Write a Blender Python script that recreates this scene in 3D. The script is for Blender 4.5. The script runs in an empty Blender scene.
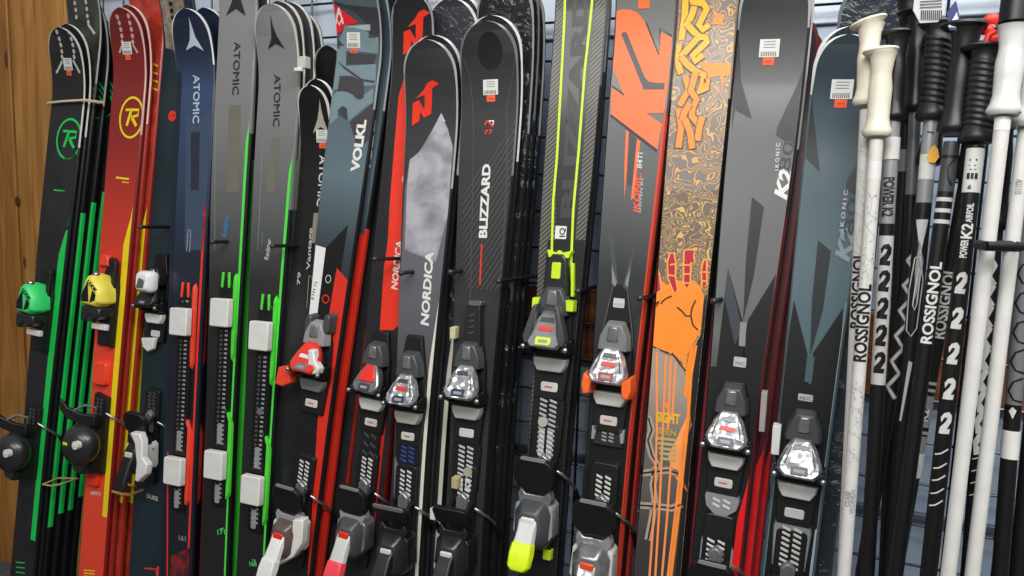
import bpy, bmesh, math, random
from mathutils import Vector, Matrix
random.seed(7)
C = bpy.context.scene.collection
PI = math.pi
# ------------------------------------------------------------------ camera
F = 740.0
YAW, PITCH, ROLL = math.radians(23), math.radians(7), math.radians(1.8)
CAM = Vector((0, -1.58, 1.38))
RC = (Matrix.Rotation(YAW, 3, 'Z') @ Matrix.Rotation(PI/2 - PITCH, 3, 'X') @ Matrix.Rotation(ROLL, 3, 'Z'))
RT = RC.transposed()
def ray(u, v): return RC @ Vector(((u-512)/F, (288-v)/F, -1))
def proj(P):
    q = RT @ (P - CAM)
    return 512 - F*q.x/q.z, 288 + F*q.y/q.z
def at(u, v, y0, lean=0.0):
    """point of the plane y = y0 + (z-1)*tan(lean) seen at pixel u, v"""
    d = ray(u, v); t = math.tan(lean)
    k = (y0 + (CAM.z-1)*t - CAM.y) / (d.y - t*d.z)
    return CAM + d*k
cam = bpy.data.cameras.new('camera'); co = bpy.data.objects.new('camera', cam); C.objects.link(co)
cam.sensor_width = 36; cam.lens = F/1024*36; cam.clip_start = 0.02
co.matrix_world = Matrix.Translation(CAM) @ RC.to_4x4()
bpy.context.scene.camera = co

# ------------------------------------------------------------------ materials
def lin(c):
    c = c.lstrip('#'); r = []
    for i in (0, 2, 4):
        v = int(c[i:i+2], 16)/255
        r.append(v/12.92 if v <= .04045 else ((v+.055)/1.055)**2.4)
    return (*r, 1)
_mats = {}
def M(col, rough=.45, metal=0.0, coat=0.0, vary=.06, spec=.5, scale=40.0, emit=0):
    key = (col, rough, metal, coat, vary, spec, scale, emit)
    if key in _mats: return _mats[key]
    m = bpy.data.materials.new('finish_' + col.strip('#')); m.use_nodes = True
    nt = m.node_tree; b = nt.nodes['Principled BSDF']
    b.inputs['Roughness'].default_value = rough; b.inputs['Metallic'].default_value = metal
    b.inputs['Coat Weight'].default_value = coat; b.inputs['Coat Roughness'].default_value = .12
    b.inputs['Specular IOR Level'].default_value = spec
    tc = nt.nodes.new('ShaderNodeTexCoord'); no = nt.nodes.new('ShaderNodeTexNoise')
    no.inputs['Scale'].default_value = scale; no.inputs['Detail'].default_value = 3
    nt.links.new(tc.outputs['Object'], no.inputs['Vector'])
    hs = nt.nodes.new('ShaderNodeHueSaturation'); hs.inputs['Color'].default_value = lin(col)
    mr = nt.nodes.new('ShaderNodeMapRange'); mr.inputs['To Min'].default_value = 1-vary*2; mr.inputs['To Max'].default_value = 1+vary*2
    nt.links.new(no.outputs['Fac'], mr.inputs['Value']); nt.links.new(mr.outputs['Result'], hs.inputs['Value'])
    nt.links.new(hs.outputs['Color'], b.inputs['Base Color'])
    _mats[key] = m
    return m
def nodes_mat(name, rough=.4, coat=0.0, metal=0.0):
    m = bpy.data.materials.new(name); m.use_nodes = True
    nt = m.node_tree; b = nt.nodes['Principled BSDF']
    b.inputs['Roughness'].default_value = rough; b.inputs['Coat Weight'].default_value = coat; b.inputs['Metallic'].default_value = metal
    b.inputs['Coat Roughness'].default_value = .12
    tc = nt.nodes.new('ShaderNodeTexCoord')
    return m, nt, b, tc
def ramp(nt, stops, interp='LINEAR'):
    r = nt.nodes.new('ShaderNodeValToRGB'); r.color_ramp.interpolation = interp
    e = r.color_ramp.elements
    while len(e) < len(stops): e.new(.5)
    for k, (p, c) in enumerate(stops): e[k].position = p; e[k].color = lin(c)
    return r
def mapping(nt, tc, sc, out='Object', rot=(0,0,0)):
    mp = nt.nodes.new('ShaderNodeMapping'); mp.inputs['Scale'].default_value = sc; mp.inputs['Rotation'].default_value = rot
    nt.links.new(tc.outputs[out], mp.inputs['Vector']); return mp
def wood_mat(name, cols, sc=(6, 6, .8), rough=.55):
    m, nt, b, tc = nodes_mat(name, rough)
    mp = mapping(nt, tc, sc)
    n = nt.nodes.new('ShaderNodeTexNoise'); n.inputs['Scale'].default_value = 3.5; n.inputs['Detail'].default_value = 9; n.inputs['Distortion'].default_value = 1.1
    nt.links.new(mp.outputs['Vector'], n.inputs['Vector'])
    r = ramp(nt, [(.25, cols[0]), (.5, cols[1]), (.75, cols[2])])
    nt.links.new(n.outputs['Fac'], r.inputs['Fac']); nt.links.new(r.outputs['Color'], b.inputs['Base Color'])
    bp = nt.nodes.new('ShaderNodeBump'); bp.inputs['Strength'].default_value = .15; bp.inputs['Distance'].default_value = .004
    nt.links.new(n.outputs['Fac'], bp.inputs['Height']); nt.links.new(bp.outputs['Normal'], b.inputs['Normal'])
    return m
def wave_mat(name, c0, c1, scale, rot, rough=.4, sharp=.5, coat=.2, detail=0.0):
    """fine stripes printed on a topsheet"""
    m, nt, b, tc = nodes_mat(name, rough, coat)
    mp = mapping(nt, tc, (1, 1, 1), rot=(0, 0, rot))
    w = nt.nodes.new('ShaderNodeTexWave'); w.inputs['Scale'].default_value = scale; w.inputs['Distortion'].default_value = detail
    nt.links.new(mp.outputs['Vector'], w.inputs['Vector'])
    r = ramp(nt, [(max(0, sharp-.15), c0), (min(1, sharp+.15), c1)])
    nt.links.new(w.outputs['Fac'], r.inputs['Fac']); nt.links.new(r.outputs['Color'], b.inputs['Base Color'])
    return m
def swirl_mat(name, ground, line, scale=26, width=.07):
    """curling line drawing printed on a topsheet"""
    m, nt, b, tc = nodes_mat(name, .42, .2)
    mp = mapping(nt, tc, (1, 1, 0))
    n = nt.nodes.new('ShaderNodeTexNoise'); n.inputs['Scale'].default_value = 30; n.inputs['Detail'].default_value = 1
    nt.links.new(mp.outputs['Vector'], n.inputs['Vector'])
    mx = nt.nodes.new('ShaderNodeMixRGB'); mx.inputs['Fac'].default_value = .035
    nt.links.new(mp.outputs['Vector'], mx.inputs['Color1']); nt.links.new(n.outputs['Color'], mx.inputs['Color2'])
    v = nt.nodes.new('ShaderNodeTexNoise'); v.inputs['Scale'].default_value = scale; v.inputs['Detail'].default_value = .6; v.inputs['Distortion'].default_value = 1.4
    nt.links.new(mx.outputs['Color'], v.inputs['Vector'])
    mu = nt.nodes.new('ShaderNodeMath'); mu.operation = 'MULTIPLY'; mu.inputs[1].default_value = 11
    nt.links.new(v.outputs['Fac'], mu.inputs[0])
    fr = nt.nodes.new('ShaderNodeMath'); fr.operation = 'FRACT'; nt.links.new(mu.outputs[0], fr.inputs[0])
    r = ramp(nt, [(0, line), (.18, line), (.26, ground), (1, ground)])
    nt.links.new(fr.outputs[0], r.inputs['Fac']); nt.links.new(r.outputs['Color'], b.inputs['Base Color'])
    return m
def cloud_mat(name, c0, c1, scale=22, rough=.4, lo=.35, hi=.68, coat=.2, dist=.3):
    m, nt, b, tc = nodes_mat(name, rough, coat)
    n = nt.nodes.new('ShaderNodeTexNoise'); n.inputs['Scale'].default_value = scale; n.inputs['Detail'].default_value = 5; n.inputs['Distortion'].default_value = dist
    nt.links.new(tc.outputs['Object'], n.inputs['Vector'])
    r = ramp(nt, [(lo, c0), (hi, c1)])
    nt.links.new(n.outputs['Fac'], r.inputs['Fac']); nt.links.new(r.outputs['Color'], b.inputs['Base Color'])
    return m
def fade_mat(name, stops, s0, s1, rough=.4, coat=.25, axis='Y'):
    """printed colour fade along the ski, s0..s1 metres from the tail"""
    m, nt, b, tc = nodes_mat(name, rough, coat)
    sp = nt.nodes.new('ShaderNodeSeparateXYZ'); nt.links.new(tc.outputs['Object'], sp.inputs[0])
    mr = nt.nodes.new('ShaderNodeMapRange'); mr.inputs['From Min'].default_value = s0; mr.inputs['From Max'].default_value = s1
    nt.links.new(sp.outputs[axis], mr.inputs['Value'])
    r = ramp(nt, stops); nt.links.new(mr.outputs['Result'], r.inputs['Fac']); nt.links.new(r.outputs['Color'], b.inputs['Base Color'])
    return m
def wrap_mat(name, col):
    """topsheet under crinkled clear shrink wrap"""
    m, nt, b, tc = nodes_mat(name, .3, .9)
    b.inputs['Coat Roughness'].default_value = .06
    b.inputs['Base Color'].default_value = lin(col)
    n = nt.nodes.new('ShaderNodeTexNoise'); n.inputs['Scale'].default_value = 28; n.inputs['Detail'].default_value = 4; n.inputs['Distortion'].default_value = 2
    nt.links.new(tc.outputs['Object'], n.inputs['Vector'])
    bp = nt.nodes.new('ShaderNodeBump'); bp.inputs['Strength'].default_value = .8; bp.inputs['Distance'].default_value = .01
    nt.links.new(n.outputs['Fac'], bp.inputs['Height']); nt.links.new(bp.outputs['Normal'], b.inputs['Coat Normal'])
    return m

BLACK = M('#17181a', .42); DBLACK = M('#0c0d0e', .5); SATIN = M('#232427', .35, coat=.3)
GREY = M('#8f9092', .4); DGREY = M('#45474a', .4); LGREY = M('#c9c9c6', .4)
CHROME = M('#b4b6ba', .24, .6, coat=.3, vary=.2, scale=70)
def bump(m, sc, dist):
    nt = m.node_tree; b = nt.nodes['Principled BSDF']; tc = nt.nodes.new('ShaderNodeTexCoord'); n = nt.nodes.new('ShaderNodeTexVoronoi'); n.inputs['Scale'].default_value = sc
    nt.links.new(tc.outputs['Object'], n.inputs['Vector']); bp = nt.nodes.new('ShaderNodeBump'); bp.inputs['Strength'].default_value = .7; bp.inputs['Distance'].default_value = dist
    nt.links.new(n.outputs['Distance'], bp.inputs['Height']); nt.links.new(bp.outputs['Normal'], b.inputs['Normal'])
bump(CHROME, 60, .006); STEEL = M('#a9abad', .3, .9); DCHROME = M('#85878b', .25, .5, coat=.3, vary=.22, scale=60)
WHITE = M('#dcdcd8', .35); CREAM = M('#e4dfce', .4)
RED = M('#d9301f', .38, coat=.2); ORANGE = M('#f3692a', .38); LIME = M('#cfe81e', .38); YELLOW = M('#f0d91d', .38)
GREEN = M('#1ccb56', .38); NEONG = M('#46d838', .38)

# ------------------------------------------------------------------ object helpers
def tag(o, label=None, cat=None, group=None, kind=None):
    if label: o['label'] = label
    if cat: o['category'] = cat
    if group: o['group'] = group
    if kind: o['kind'] = kind
    return o
class MB:
    """collects shapes with material slots, then links them as ONE mesh object"""
    def __init__(self): self.v = []; self.f = []; self.mi = []; self.mats = []
    def slot(self, m):
        if m not in self.mats: self.mats.append(m)
        return self.mats.index(m)
    def add(self, vs, fs, m):
        o = len(self.v); self.v += [tuple(p) for p in vs]; k = self.slot(m)
        for f in fs: self.f.append([i+o for i in f]); self.mi.append(k)
        return self
    def loft(self, rings, m, cap=True):
        n = len(rings[0]); vs = [p for r in rings for p in r]; fs = []
        for k in range(len(rings)-1):
            for i in range(n):
                j = (i+1) % n
                fs.append([k*n+i, k*n+j, (k+1)*n+j, (k+1)*n+i])
        if cap: fs.append(list(range(n))[::-1]); fs.append([(len(rings)-1)*n+i for i in range(n)])
        return self.add(vs, fs, m)
    def slab(self, pts, h0, h1, m, sc=1.0, sh=(0, 0)):
        """polygon of (x, s) raised from height h0 to h1, its top scaled by sc and shifted"""
        cx = sum(p[0] for p in pts)/len(pts); cs = sum(p[1] for p in pts)/len(pts)
        a = [(p[0], p[1], h0) for p in pts]
        b = [(cx+(p[0]-cx)*sc+sh[0], cs+(p[1]-cs)*sc+sh[1], h1) for p in pts]
        return self.loft([a, b], m)
    def box(self, x0, x1, s0, s1, h0, h1, m): return self.slab([(x0, s0), (x1, s0), (x1, s1), (x0, s1)], h0, h1, m)
    def tube(self, pts, r, m, n=10):
        pts = [Vector(p) for p in pts]; rings = []
        rr = r if isinstance(r, (list, tuple)) else [r]*len(pts)
        up = None
        for k, p in enumerate(pts):
            d = (pts[min(k+1, len(pts)-1)] - pts[max(k-1, 0)]).normalized()
            if up is None: up = Vector((0, 0, 1)) if abs(d.z) < .9 else Vector((1, 0, 0))
            x = d.cross(up).normalized(); y = x.cross(d).normalized(); up = y
            rings.append([p + x*rr[k]*math.cos(2*PI*i/n) + y*rr[k]*math.sin(2*PI*i/n) for i in range(n)])
        return self.loft(rings, m)
    def ball(self, c, r, m, n=10, sq=(1, 1, 1)):
        rings = []
        for k in range(1, n//2+1):
            t = PI*(k-.5)/(n//2) if False else PI*k/(n//2+1)
            rings.append([(c[0]+sq[0]*r*math.sin(t)*math.cos(2*PI*i/n), c[1]+sq[1]*r*math.sin(t)*math.sin(2*PI*i/n), c[2]-sq[2]*r*math.cos(t)) for i in range(n)])
        return self.loft(rings, m)
    def flat(self, pts, h, m):
        return self.add([(p[0], p[1], h) for p in pts], [list(range(len(pts)))], m)
    def text(self, txt, A, B, h, m, up=1.0, shear=0.0, bold=.02):
        """lettering in the plane of height h from A to B (x, s), cap height up"""
        vs, fs = glyphs(txt, bold); A = Vector(A); B = Vector(B); e = B-A; L = e.length; e = e/L; n = Vector((-e.y, e.x))
        self.add([(*(A + e*(x*L + shear*y*up) + n*(y*up)), h) for x, y in vs], fs, m); return self
    def build(self, name, parent=None, bevel=0.0, smooth=False, seg=2):
        me = bpy.data.meshes.new(name); me.from_pydata(self.v, [], self.f)
        for m in self.mats: me.materials.append(m)
        me.polygons.foreach_set('material_index', self.mi)
        bm = bmesh.new(); bm.from_mesh(me); bmesh.ops.recalc_face_normals(bm, faces=bm.faces); bm.to_mesh(me); bm.free()
        o = bpy.data.objects.new(name, me); C.objects.link(o)
        if parent: o.parent = parent
        if bevel:
            b = o.modifiers.new('bevel', 'BEVEL'); b.width = bevel; b.segments = seg; b.limit_method = 'ANGLE'; b.angle_limit = math.radians(35)
            smooth = True
        if smooth:
            me.shade_smooth()
            try: me.set_sharp_from_angle(angle=math.radians(45))
            except Exception: pass
        return o
def empty(name, mat=None, loc=(0, 0, 0)):
    o = bpy.data.objects.new(name, None); C.objects.link(o); o.empty_display_size = .1
    o.matrix_world = mat if mat is not None else Matrix.Translation(loc)
    return o
_gl = {}
def glyphs(txt, bold=.02):
    """filled letter shapes scaled so the line is 1 long and capitals are 1 high"""
    k = (txt, bold)
    if k in _gl: return _gl[k]
    cu = bpy.data.curves.new('lettering', 'FONT'); cu.body = txt; cu.offset = bold if 'M' not in txt else 0; cu.resolution_u = 3
    o = bpy.data.objects.new('lettering', cu); C.objects.link(o)
    dg = bpy.context.evaluated_depsgraph_get(); ev = o.evaluated_get(dg); me = ev.to_mesh()
    vs = [(v.co.x, v.co.y) for v in me.vertices]; fs = [list(p.vertices) for p in me.polygons]
    ev.to_mesh_clear(); bpy.data.objects.remove(o); bpy.data.curves.remove(cu)
    x0 = min(v[0] for v in vs); x1 = max(v[0] for v in vs); y0 = 0; y1 = max(v[1] for v in vs)
    _gl[k] = ([((x-x0)/(x1-x0), (y-y0)/(y1-y0)) for x, y in vs], fs)
    return _gl[k]
def ell(cx, cy, rx, ry, n=20, a0=0.0, a1=2*PI):
    return [(cx+rx*math.cos(a0+(a1-a0)*i/n), cy+ry*math.sin(a0+(a1-a0)*i/n)) for i in range(n if abs(a1-a0-2*PI) < 1e-6 else n+1)]

# ------------------------------------------------------------------ skis
LEAN = math.radians(6)
YF = -0.20
class Ski:
    """c1, c2: the centre line's upper and lower picture points; the ski stands on the floor and leans on the rack"""
    def __init__(s, label, c1, c2, tipv, w1, w2, top, side, base=None, rim=None, y0=YF, name='ski', cat='ski', group=None,
                 curl=1, t=.014, turn=0.0, like=None, off=(0, 0), dL=0.0, rimw=.003, yaw=0.0, tipw=.004, rimlen=.32, side2=None, len2=.5, left=None, edge=None):
        if group is None: group = 'skis stacked behind the front row' if like is not None else 'front row of skis on the rack'
        s.side2 = side2; s.len2 = len2; s.left = left; s.edge = edge
        s.mats = []; s.dec = []; s.curl = curl; s.t = t; s.rimw = rimw; s.tipw = tipw; s.rimlen = rimlen
        if like is None:
            T = at(*c1, y0, LEAN); B = at(*c2, y0, LEAN)
            a = (T-B).normalized(); n0 = Vector((math.sin(yaw), -math.cos(yaw), 0)); n = (n0 - a*n0.dot(a)).normalized(); w = a.cross(n)
            O = B - a*(B.z/a.z) + a*.02
            s.M = Matrix((( *w, 0), (*a, 0), (*n, 0), (0, 0, 0, 1))).transposed()
            s.M.translation = O
            s.L = 1.7; s.wp = [(0, .05), (2, .05)]
            s.rr = .06
            lo, hi = .6, 2.6
            for _ in range(40):
                s.L = (lo+hi)/2
                if s.pj(0, s.L, t)[1] > tipv: lo = s.L
                else: hi = s.L
            def half(c, pw):
                p = s.pix(c[0]-pw/2, c[1]); q = s.pix(c[0]+pw/2, c[1]); return (q[0]-p[0])/2, (p[1]+q[1])/2
            h1, s1 = half(c1, w1); h2, s2 = half(c2, w2)
            s.rr = h1*1.08
            s.h1, s.h2, s.s1, s.s2 = h1, h2, s1, s2
        else:
            s.M = like.M.copy(); s.M.translation = like.M.translation + Vector((off[0], off[1], 0))
            s.L = like.L + dL; s.rr = like.rr; s.h1, s.h2, s.s1, s.s2 = like.h1, like.h2, like.s1, like.s2
        s.Mi = s.M.inverted()
        s.root = empty(name, s.M); tag(s.root, label, cat, group)
        s.top, s.side, s.base, s.rim = top, side, base or BLACK, rim or LGREY
    def half(s, p):
        e = s.L
        sw = min(s.s2, .8)
        k = [(0, s.h1*.75), (.06, s.h1*.86), (max(.3, sw-.12), s.h2), (sw+.05, s.h2), (max(s.s1, sw+.3), s.h1), (e+.2, s.h1)]
        for (a, x), (b, y) in zip(k, k[1:]):
            if p <= b:
                f = (p-a)/(b-a); f = f*f*(3-2*f); h = x+(y-x)*f; break
        else: h = s.h1
        d = p-(e-s.rr)
        if d > 0: h *= max(0.0, 1-(d/s.rr)**2.4)**.5
        return h
    def rise(s, p):
        d = p-(s.L-.2)
        return 1.15*d*d*s.curl if d > 0 else 0.0
    def th(s, p):
        f = min(1, max(0, (s.L-.1-p)/.5)); return .006+(s.t-.006)*f
    def pj(s, x, p, h): return proj(s.M @ Vector((x, p, h+s.rise(p))))
    def pix(s, u, v, h=None):
        """the ski's own (x, s) under picture point u, v, at height h"""
        x, p = 0.0, 1.2
        for _ in range(25):
            hh = s.th(p) if h is None else h
            a = s.pj(x, p, hh); bx = s.pj(x+1e-4, p, hh); bs = s.pj(x, p+1e-4, hh)
            J = Matrix((((bx[0]-a[0]), (bs[0]-a[0])), ((bx[1]-a[1]), (bs[1]-a[1]))))*1e4
            d = J.inverted() @ Vector((u-a[0], v-a[1]))
            m = max(abs(d.x)/.05, abs(d.y)/.3, 1); x += d.x/m; p += d.y/m
            if d.length < 1e-6: break
        return x, p
    # printed graphics: lists of (x, s) shapes
    def poly(s, m, pts, layer=1, raw=False):
        q = pts if raw else [s.pix(*p) for p in pts]
        s.dec.append((m, q, [list(range(len(q)))], layer)); return s
    def strip(s, m, f0, f1, v0, v1, layer=1, w0=None):
        """stripe from side fraction f0 to f1 (-1..1 across) between picture rows v0 (upper) and v1"""
        c = s.pj
        p0 = s.row(v0); p1 = s.row(v1); n = 24; A = []; B = []
        for i in range(n+1):
            p = p1+(p0-p1)*i/n; h = s.half(p); k = 1.0
            if w0 is not None: k = min(1, (p0-p)/w0)
            A.append((h*(f1+(f0-f1)*k), p)); B.append((h*f1, p))
        vs = A+B; N = n+1
        s.dec.append((m, vs, [[i, i+1, N+i+1, N+i] for i in range(n)], layer)); return s
    def row(s, v):
        lo, hi = -.2, s.L
        for _ in range(30):
            k = (lo+hi)/2
            if s.pj(0, k, s.t)[1] > v: lo = k
            else: hi = k
        return lo
    def line(s, m, pts, w, layer=1, raw=False):
        q = [Vector(p if raw else s.pix(*p)) for p in pts]; L = []; R = []
        for i, p in enumerate(q):
            d = q[min(i+1, len(q)-1)]-q[max(i-1, 0)]; d.normalize(); nn = Vector((-d.y, d.x))*w/2
            L.append(tuple(p+nn)); R.append(tuple(p-nn))
        n = len(q)
        s.dec.append((m, L+R, [[i, i+1, n+i+1, n+i] for i in range(n-1)], layer)); return s
    def text(s, m, txt, a, b, hpx, layer=2, shear=0.0, bold=.02):
        A = Vector(s.pix(*a)); B = Vector(s.pix(*b)); e = B-A; L = e.length; e /= L; n = Vector((-e.y, e.x))
        mid = (Vector(a)+Vector(b))/2
        p0 = s.pj(*((A+B)/2), s.t); p1 = s.pj(*((A+B)/2+n*.01), s.t); sc = hpx/max(.01, math.dist(p0, p1))*.01
        vs, fs = glyphs(txt, bold)
        s.dec.append((m, [tuple(A+e*(x*L+shear*y*sc)+n*(y*sc)) for x, y in vs], fs, layer)); return s
    def build(s, part='ski_body'):
        mb = MB(); N = []
        p = 0.0
        while p < s.L-s.rr-.008: N.append(p); p += .03 if p < s.L-.26 else .01
        N += [s.L-s.rr+s.rr*math.sin(PI/2*i/20) for i in range(21)]
        rings = []
        for p in N:
            h = max(s.half(p), .0015); t = s.th(p); r = s.rise(p); b = min(s.rimw + s.tipw*min(1, max(0, (p-s.L+.09)/.06)), h*.6)
            rings.append([(-h, p, r), (h, p, r), (h, p, r+t*.62), (h-b, p, r+t), (-h+b, p, r+t), (-h, p, r+t*.62)])
        n = 6; vs = [q for g in rings for q in g]
        grp = {0: [], 1: [], 2: [], 3: [], 4: [], 5: []}
        for k in range(len(rings)-1):
            for i in range(n):
                j = (i+1) % n; grp[i].append([k*n+i, k*n+j, (k+1)*n+j, (k+1)*n+i])
        o0 = len(mb.v); mb.v += vs
        def put(fs, m):
            k = mb.slot(m)
            for f in fs: mb.f.append(f); mb.mi.append(k)
        nr = len(grp[2]); kc = sum(1 for p in N if p < s.L-s.rimlen)
        k2 = min(kc, sum(1 for p in N if p < s.L-s.len2)) if s.side2 else kc; S2 = s.side2 or s.side; lf = s.left
        put(grp[0], s.base); put(grp[1][:k2], s.side); put(grp[1][k2:], S2); put(grp[5][:k2], lf or s.side); put(grp[5][k2:], lf or S2)
        put(grp[2][:k2], s.side); put(grp[4][:k2], lf or s.side); put(grp[2][k2:kc], S2); put(grp[4][k2:kc], lf or S2); put(grp[2][kc:]+grp[4][kc:], s.rim); put(grp[3], s.top)
        if s.edge:
            for i, p in enumerate(N[:-1]):
                if s.edge[1] < p < s.edge[2]:
                    for q in grp[1][i:i+1]+(grp[2][i:i+1] if i < kc else []): mb.mi[mb.f.index(q)] = mb.slot(s.edge[0])
        put([list(range(n))], s.side); put([[(len(rings)-1)*n+i for i in range(n)]], s.rim)
        for m, q, fs, layer in s.dec:
            bm = bmesh.new(); V = [bm.verts.new((x, p, 0)) for x, p in q]
            for f in fs:
                try: bm.faces.new([V[i] for i in f])
                except ValueError: pass
            bmesh.ops.triangulate(bm, faces=bm.faces[:])
            lo = min(x[1] for x in q); hi = max(x[1] for x in q)
            cuts = [c for c in ([s.L-.2+.2*i/16 for i in range(16)] + [.06*i for i in range(1, 40)]) if lo+.002 < c < hi-.002 and (c > s.L-.2 or c < s.L-.21)]
            for c in cuts:
                bmesh.ops.bisect_plane(bm, geom=bm.verts[:]+bm.edges[:]+bm.faces[:], plane_co=(0, c, 0), plane_no=(0, 1, 0))
            for v in bm.verts:
                x, p = v.co.x, min(v.co.y, s.L-.004); h = max(.001, s.half(p)-s.rimw-.0005)
                v.co = (max(-h, min(h, x)), p, s.th(p)+s.rise(p)+.0003+.00025*layer)
            bad = [f for f in bm.faces if f.calc_area() < 1e-9]
            bmesh.ops.delete(bm, geom=bad, context='FACES')
            for f in bm.faces:
                if f.normal.z < 0: f.normal_flip()
            bm.verts.index_update()
            off = len(mb.v); mb.v += [tuple(v.co) for v in bm.verts]; k = mb.slot(m)
            for f in bm.faces: mb.f.append([off+v.index for v in f.verts]); mb.mi.append(k)
            bm.free()
        me = bpy.data.meshes.new(part); me.from_pydata(mb.v, [], mb.f)
        for m in mb.mats: me.materials.append(m)
        me.polygons.foreach_set('material_index', mb.mi); me.update()
        me.shade_smooth(); me.set_sharp_from_angle(angle=math.radians(24))
        o = bpy.data.objects.new(part, me); C.objects.link(o); o.parent = s.root; s.body = o
        return s
    def sticker(s, a, w=.034, orange=True, tilt=0.0):
        """white price sticker with barcode lines over an orange one"""
        x, p = s.pix(*a); h = s.th(p)+s.rise(p)+.0022; g = (s.rise(p+.01)-s.rise(p-.01))/.02
        def z(q): return h+(q-p)*g
        mb = MB()
        def rect(x0, x1, p0, p1, m, dz=0): mb.add([(x+x0, p+p0, z(p+p0)+dz), (x+x1, p+p0, z(p+p0)+dz), (x+x1, p+p1, z(p+p1)+dz), (x+x0, p+p1, z(p+p1)+dz)], [[0, 1, 2, 3]], m)
        k = w/2
        rect(-k, k, -k*.95, k*.85, WHITE)
        for i in range(3): rect(-k*.6, k*.6, k*(.55-.28*i), k*(.64-.28*i), GREY, .0003)
        for i in range(9): rect(-k*.8+i*k*.18, -k*.8+i*k*.18+k*.08, -k*.85, -k*.4, DGREY, .0003)
        o = mb.build('price_sticker', s.root)
        if orange:
            mb = MB(); rect(-k*.55, k*.6, -k*1.75, -k*.98, M('#f4623c', .5))
            rect(-k*.3, k*.35, -k*1.45, -k*1.3, M('#c94a2c', .5), .0003)
            mb.build('discount_sticker', s.root)
        return s
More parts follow.
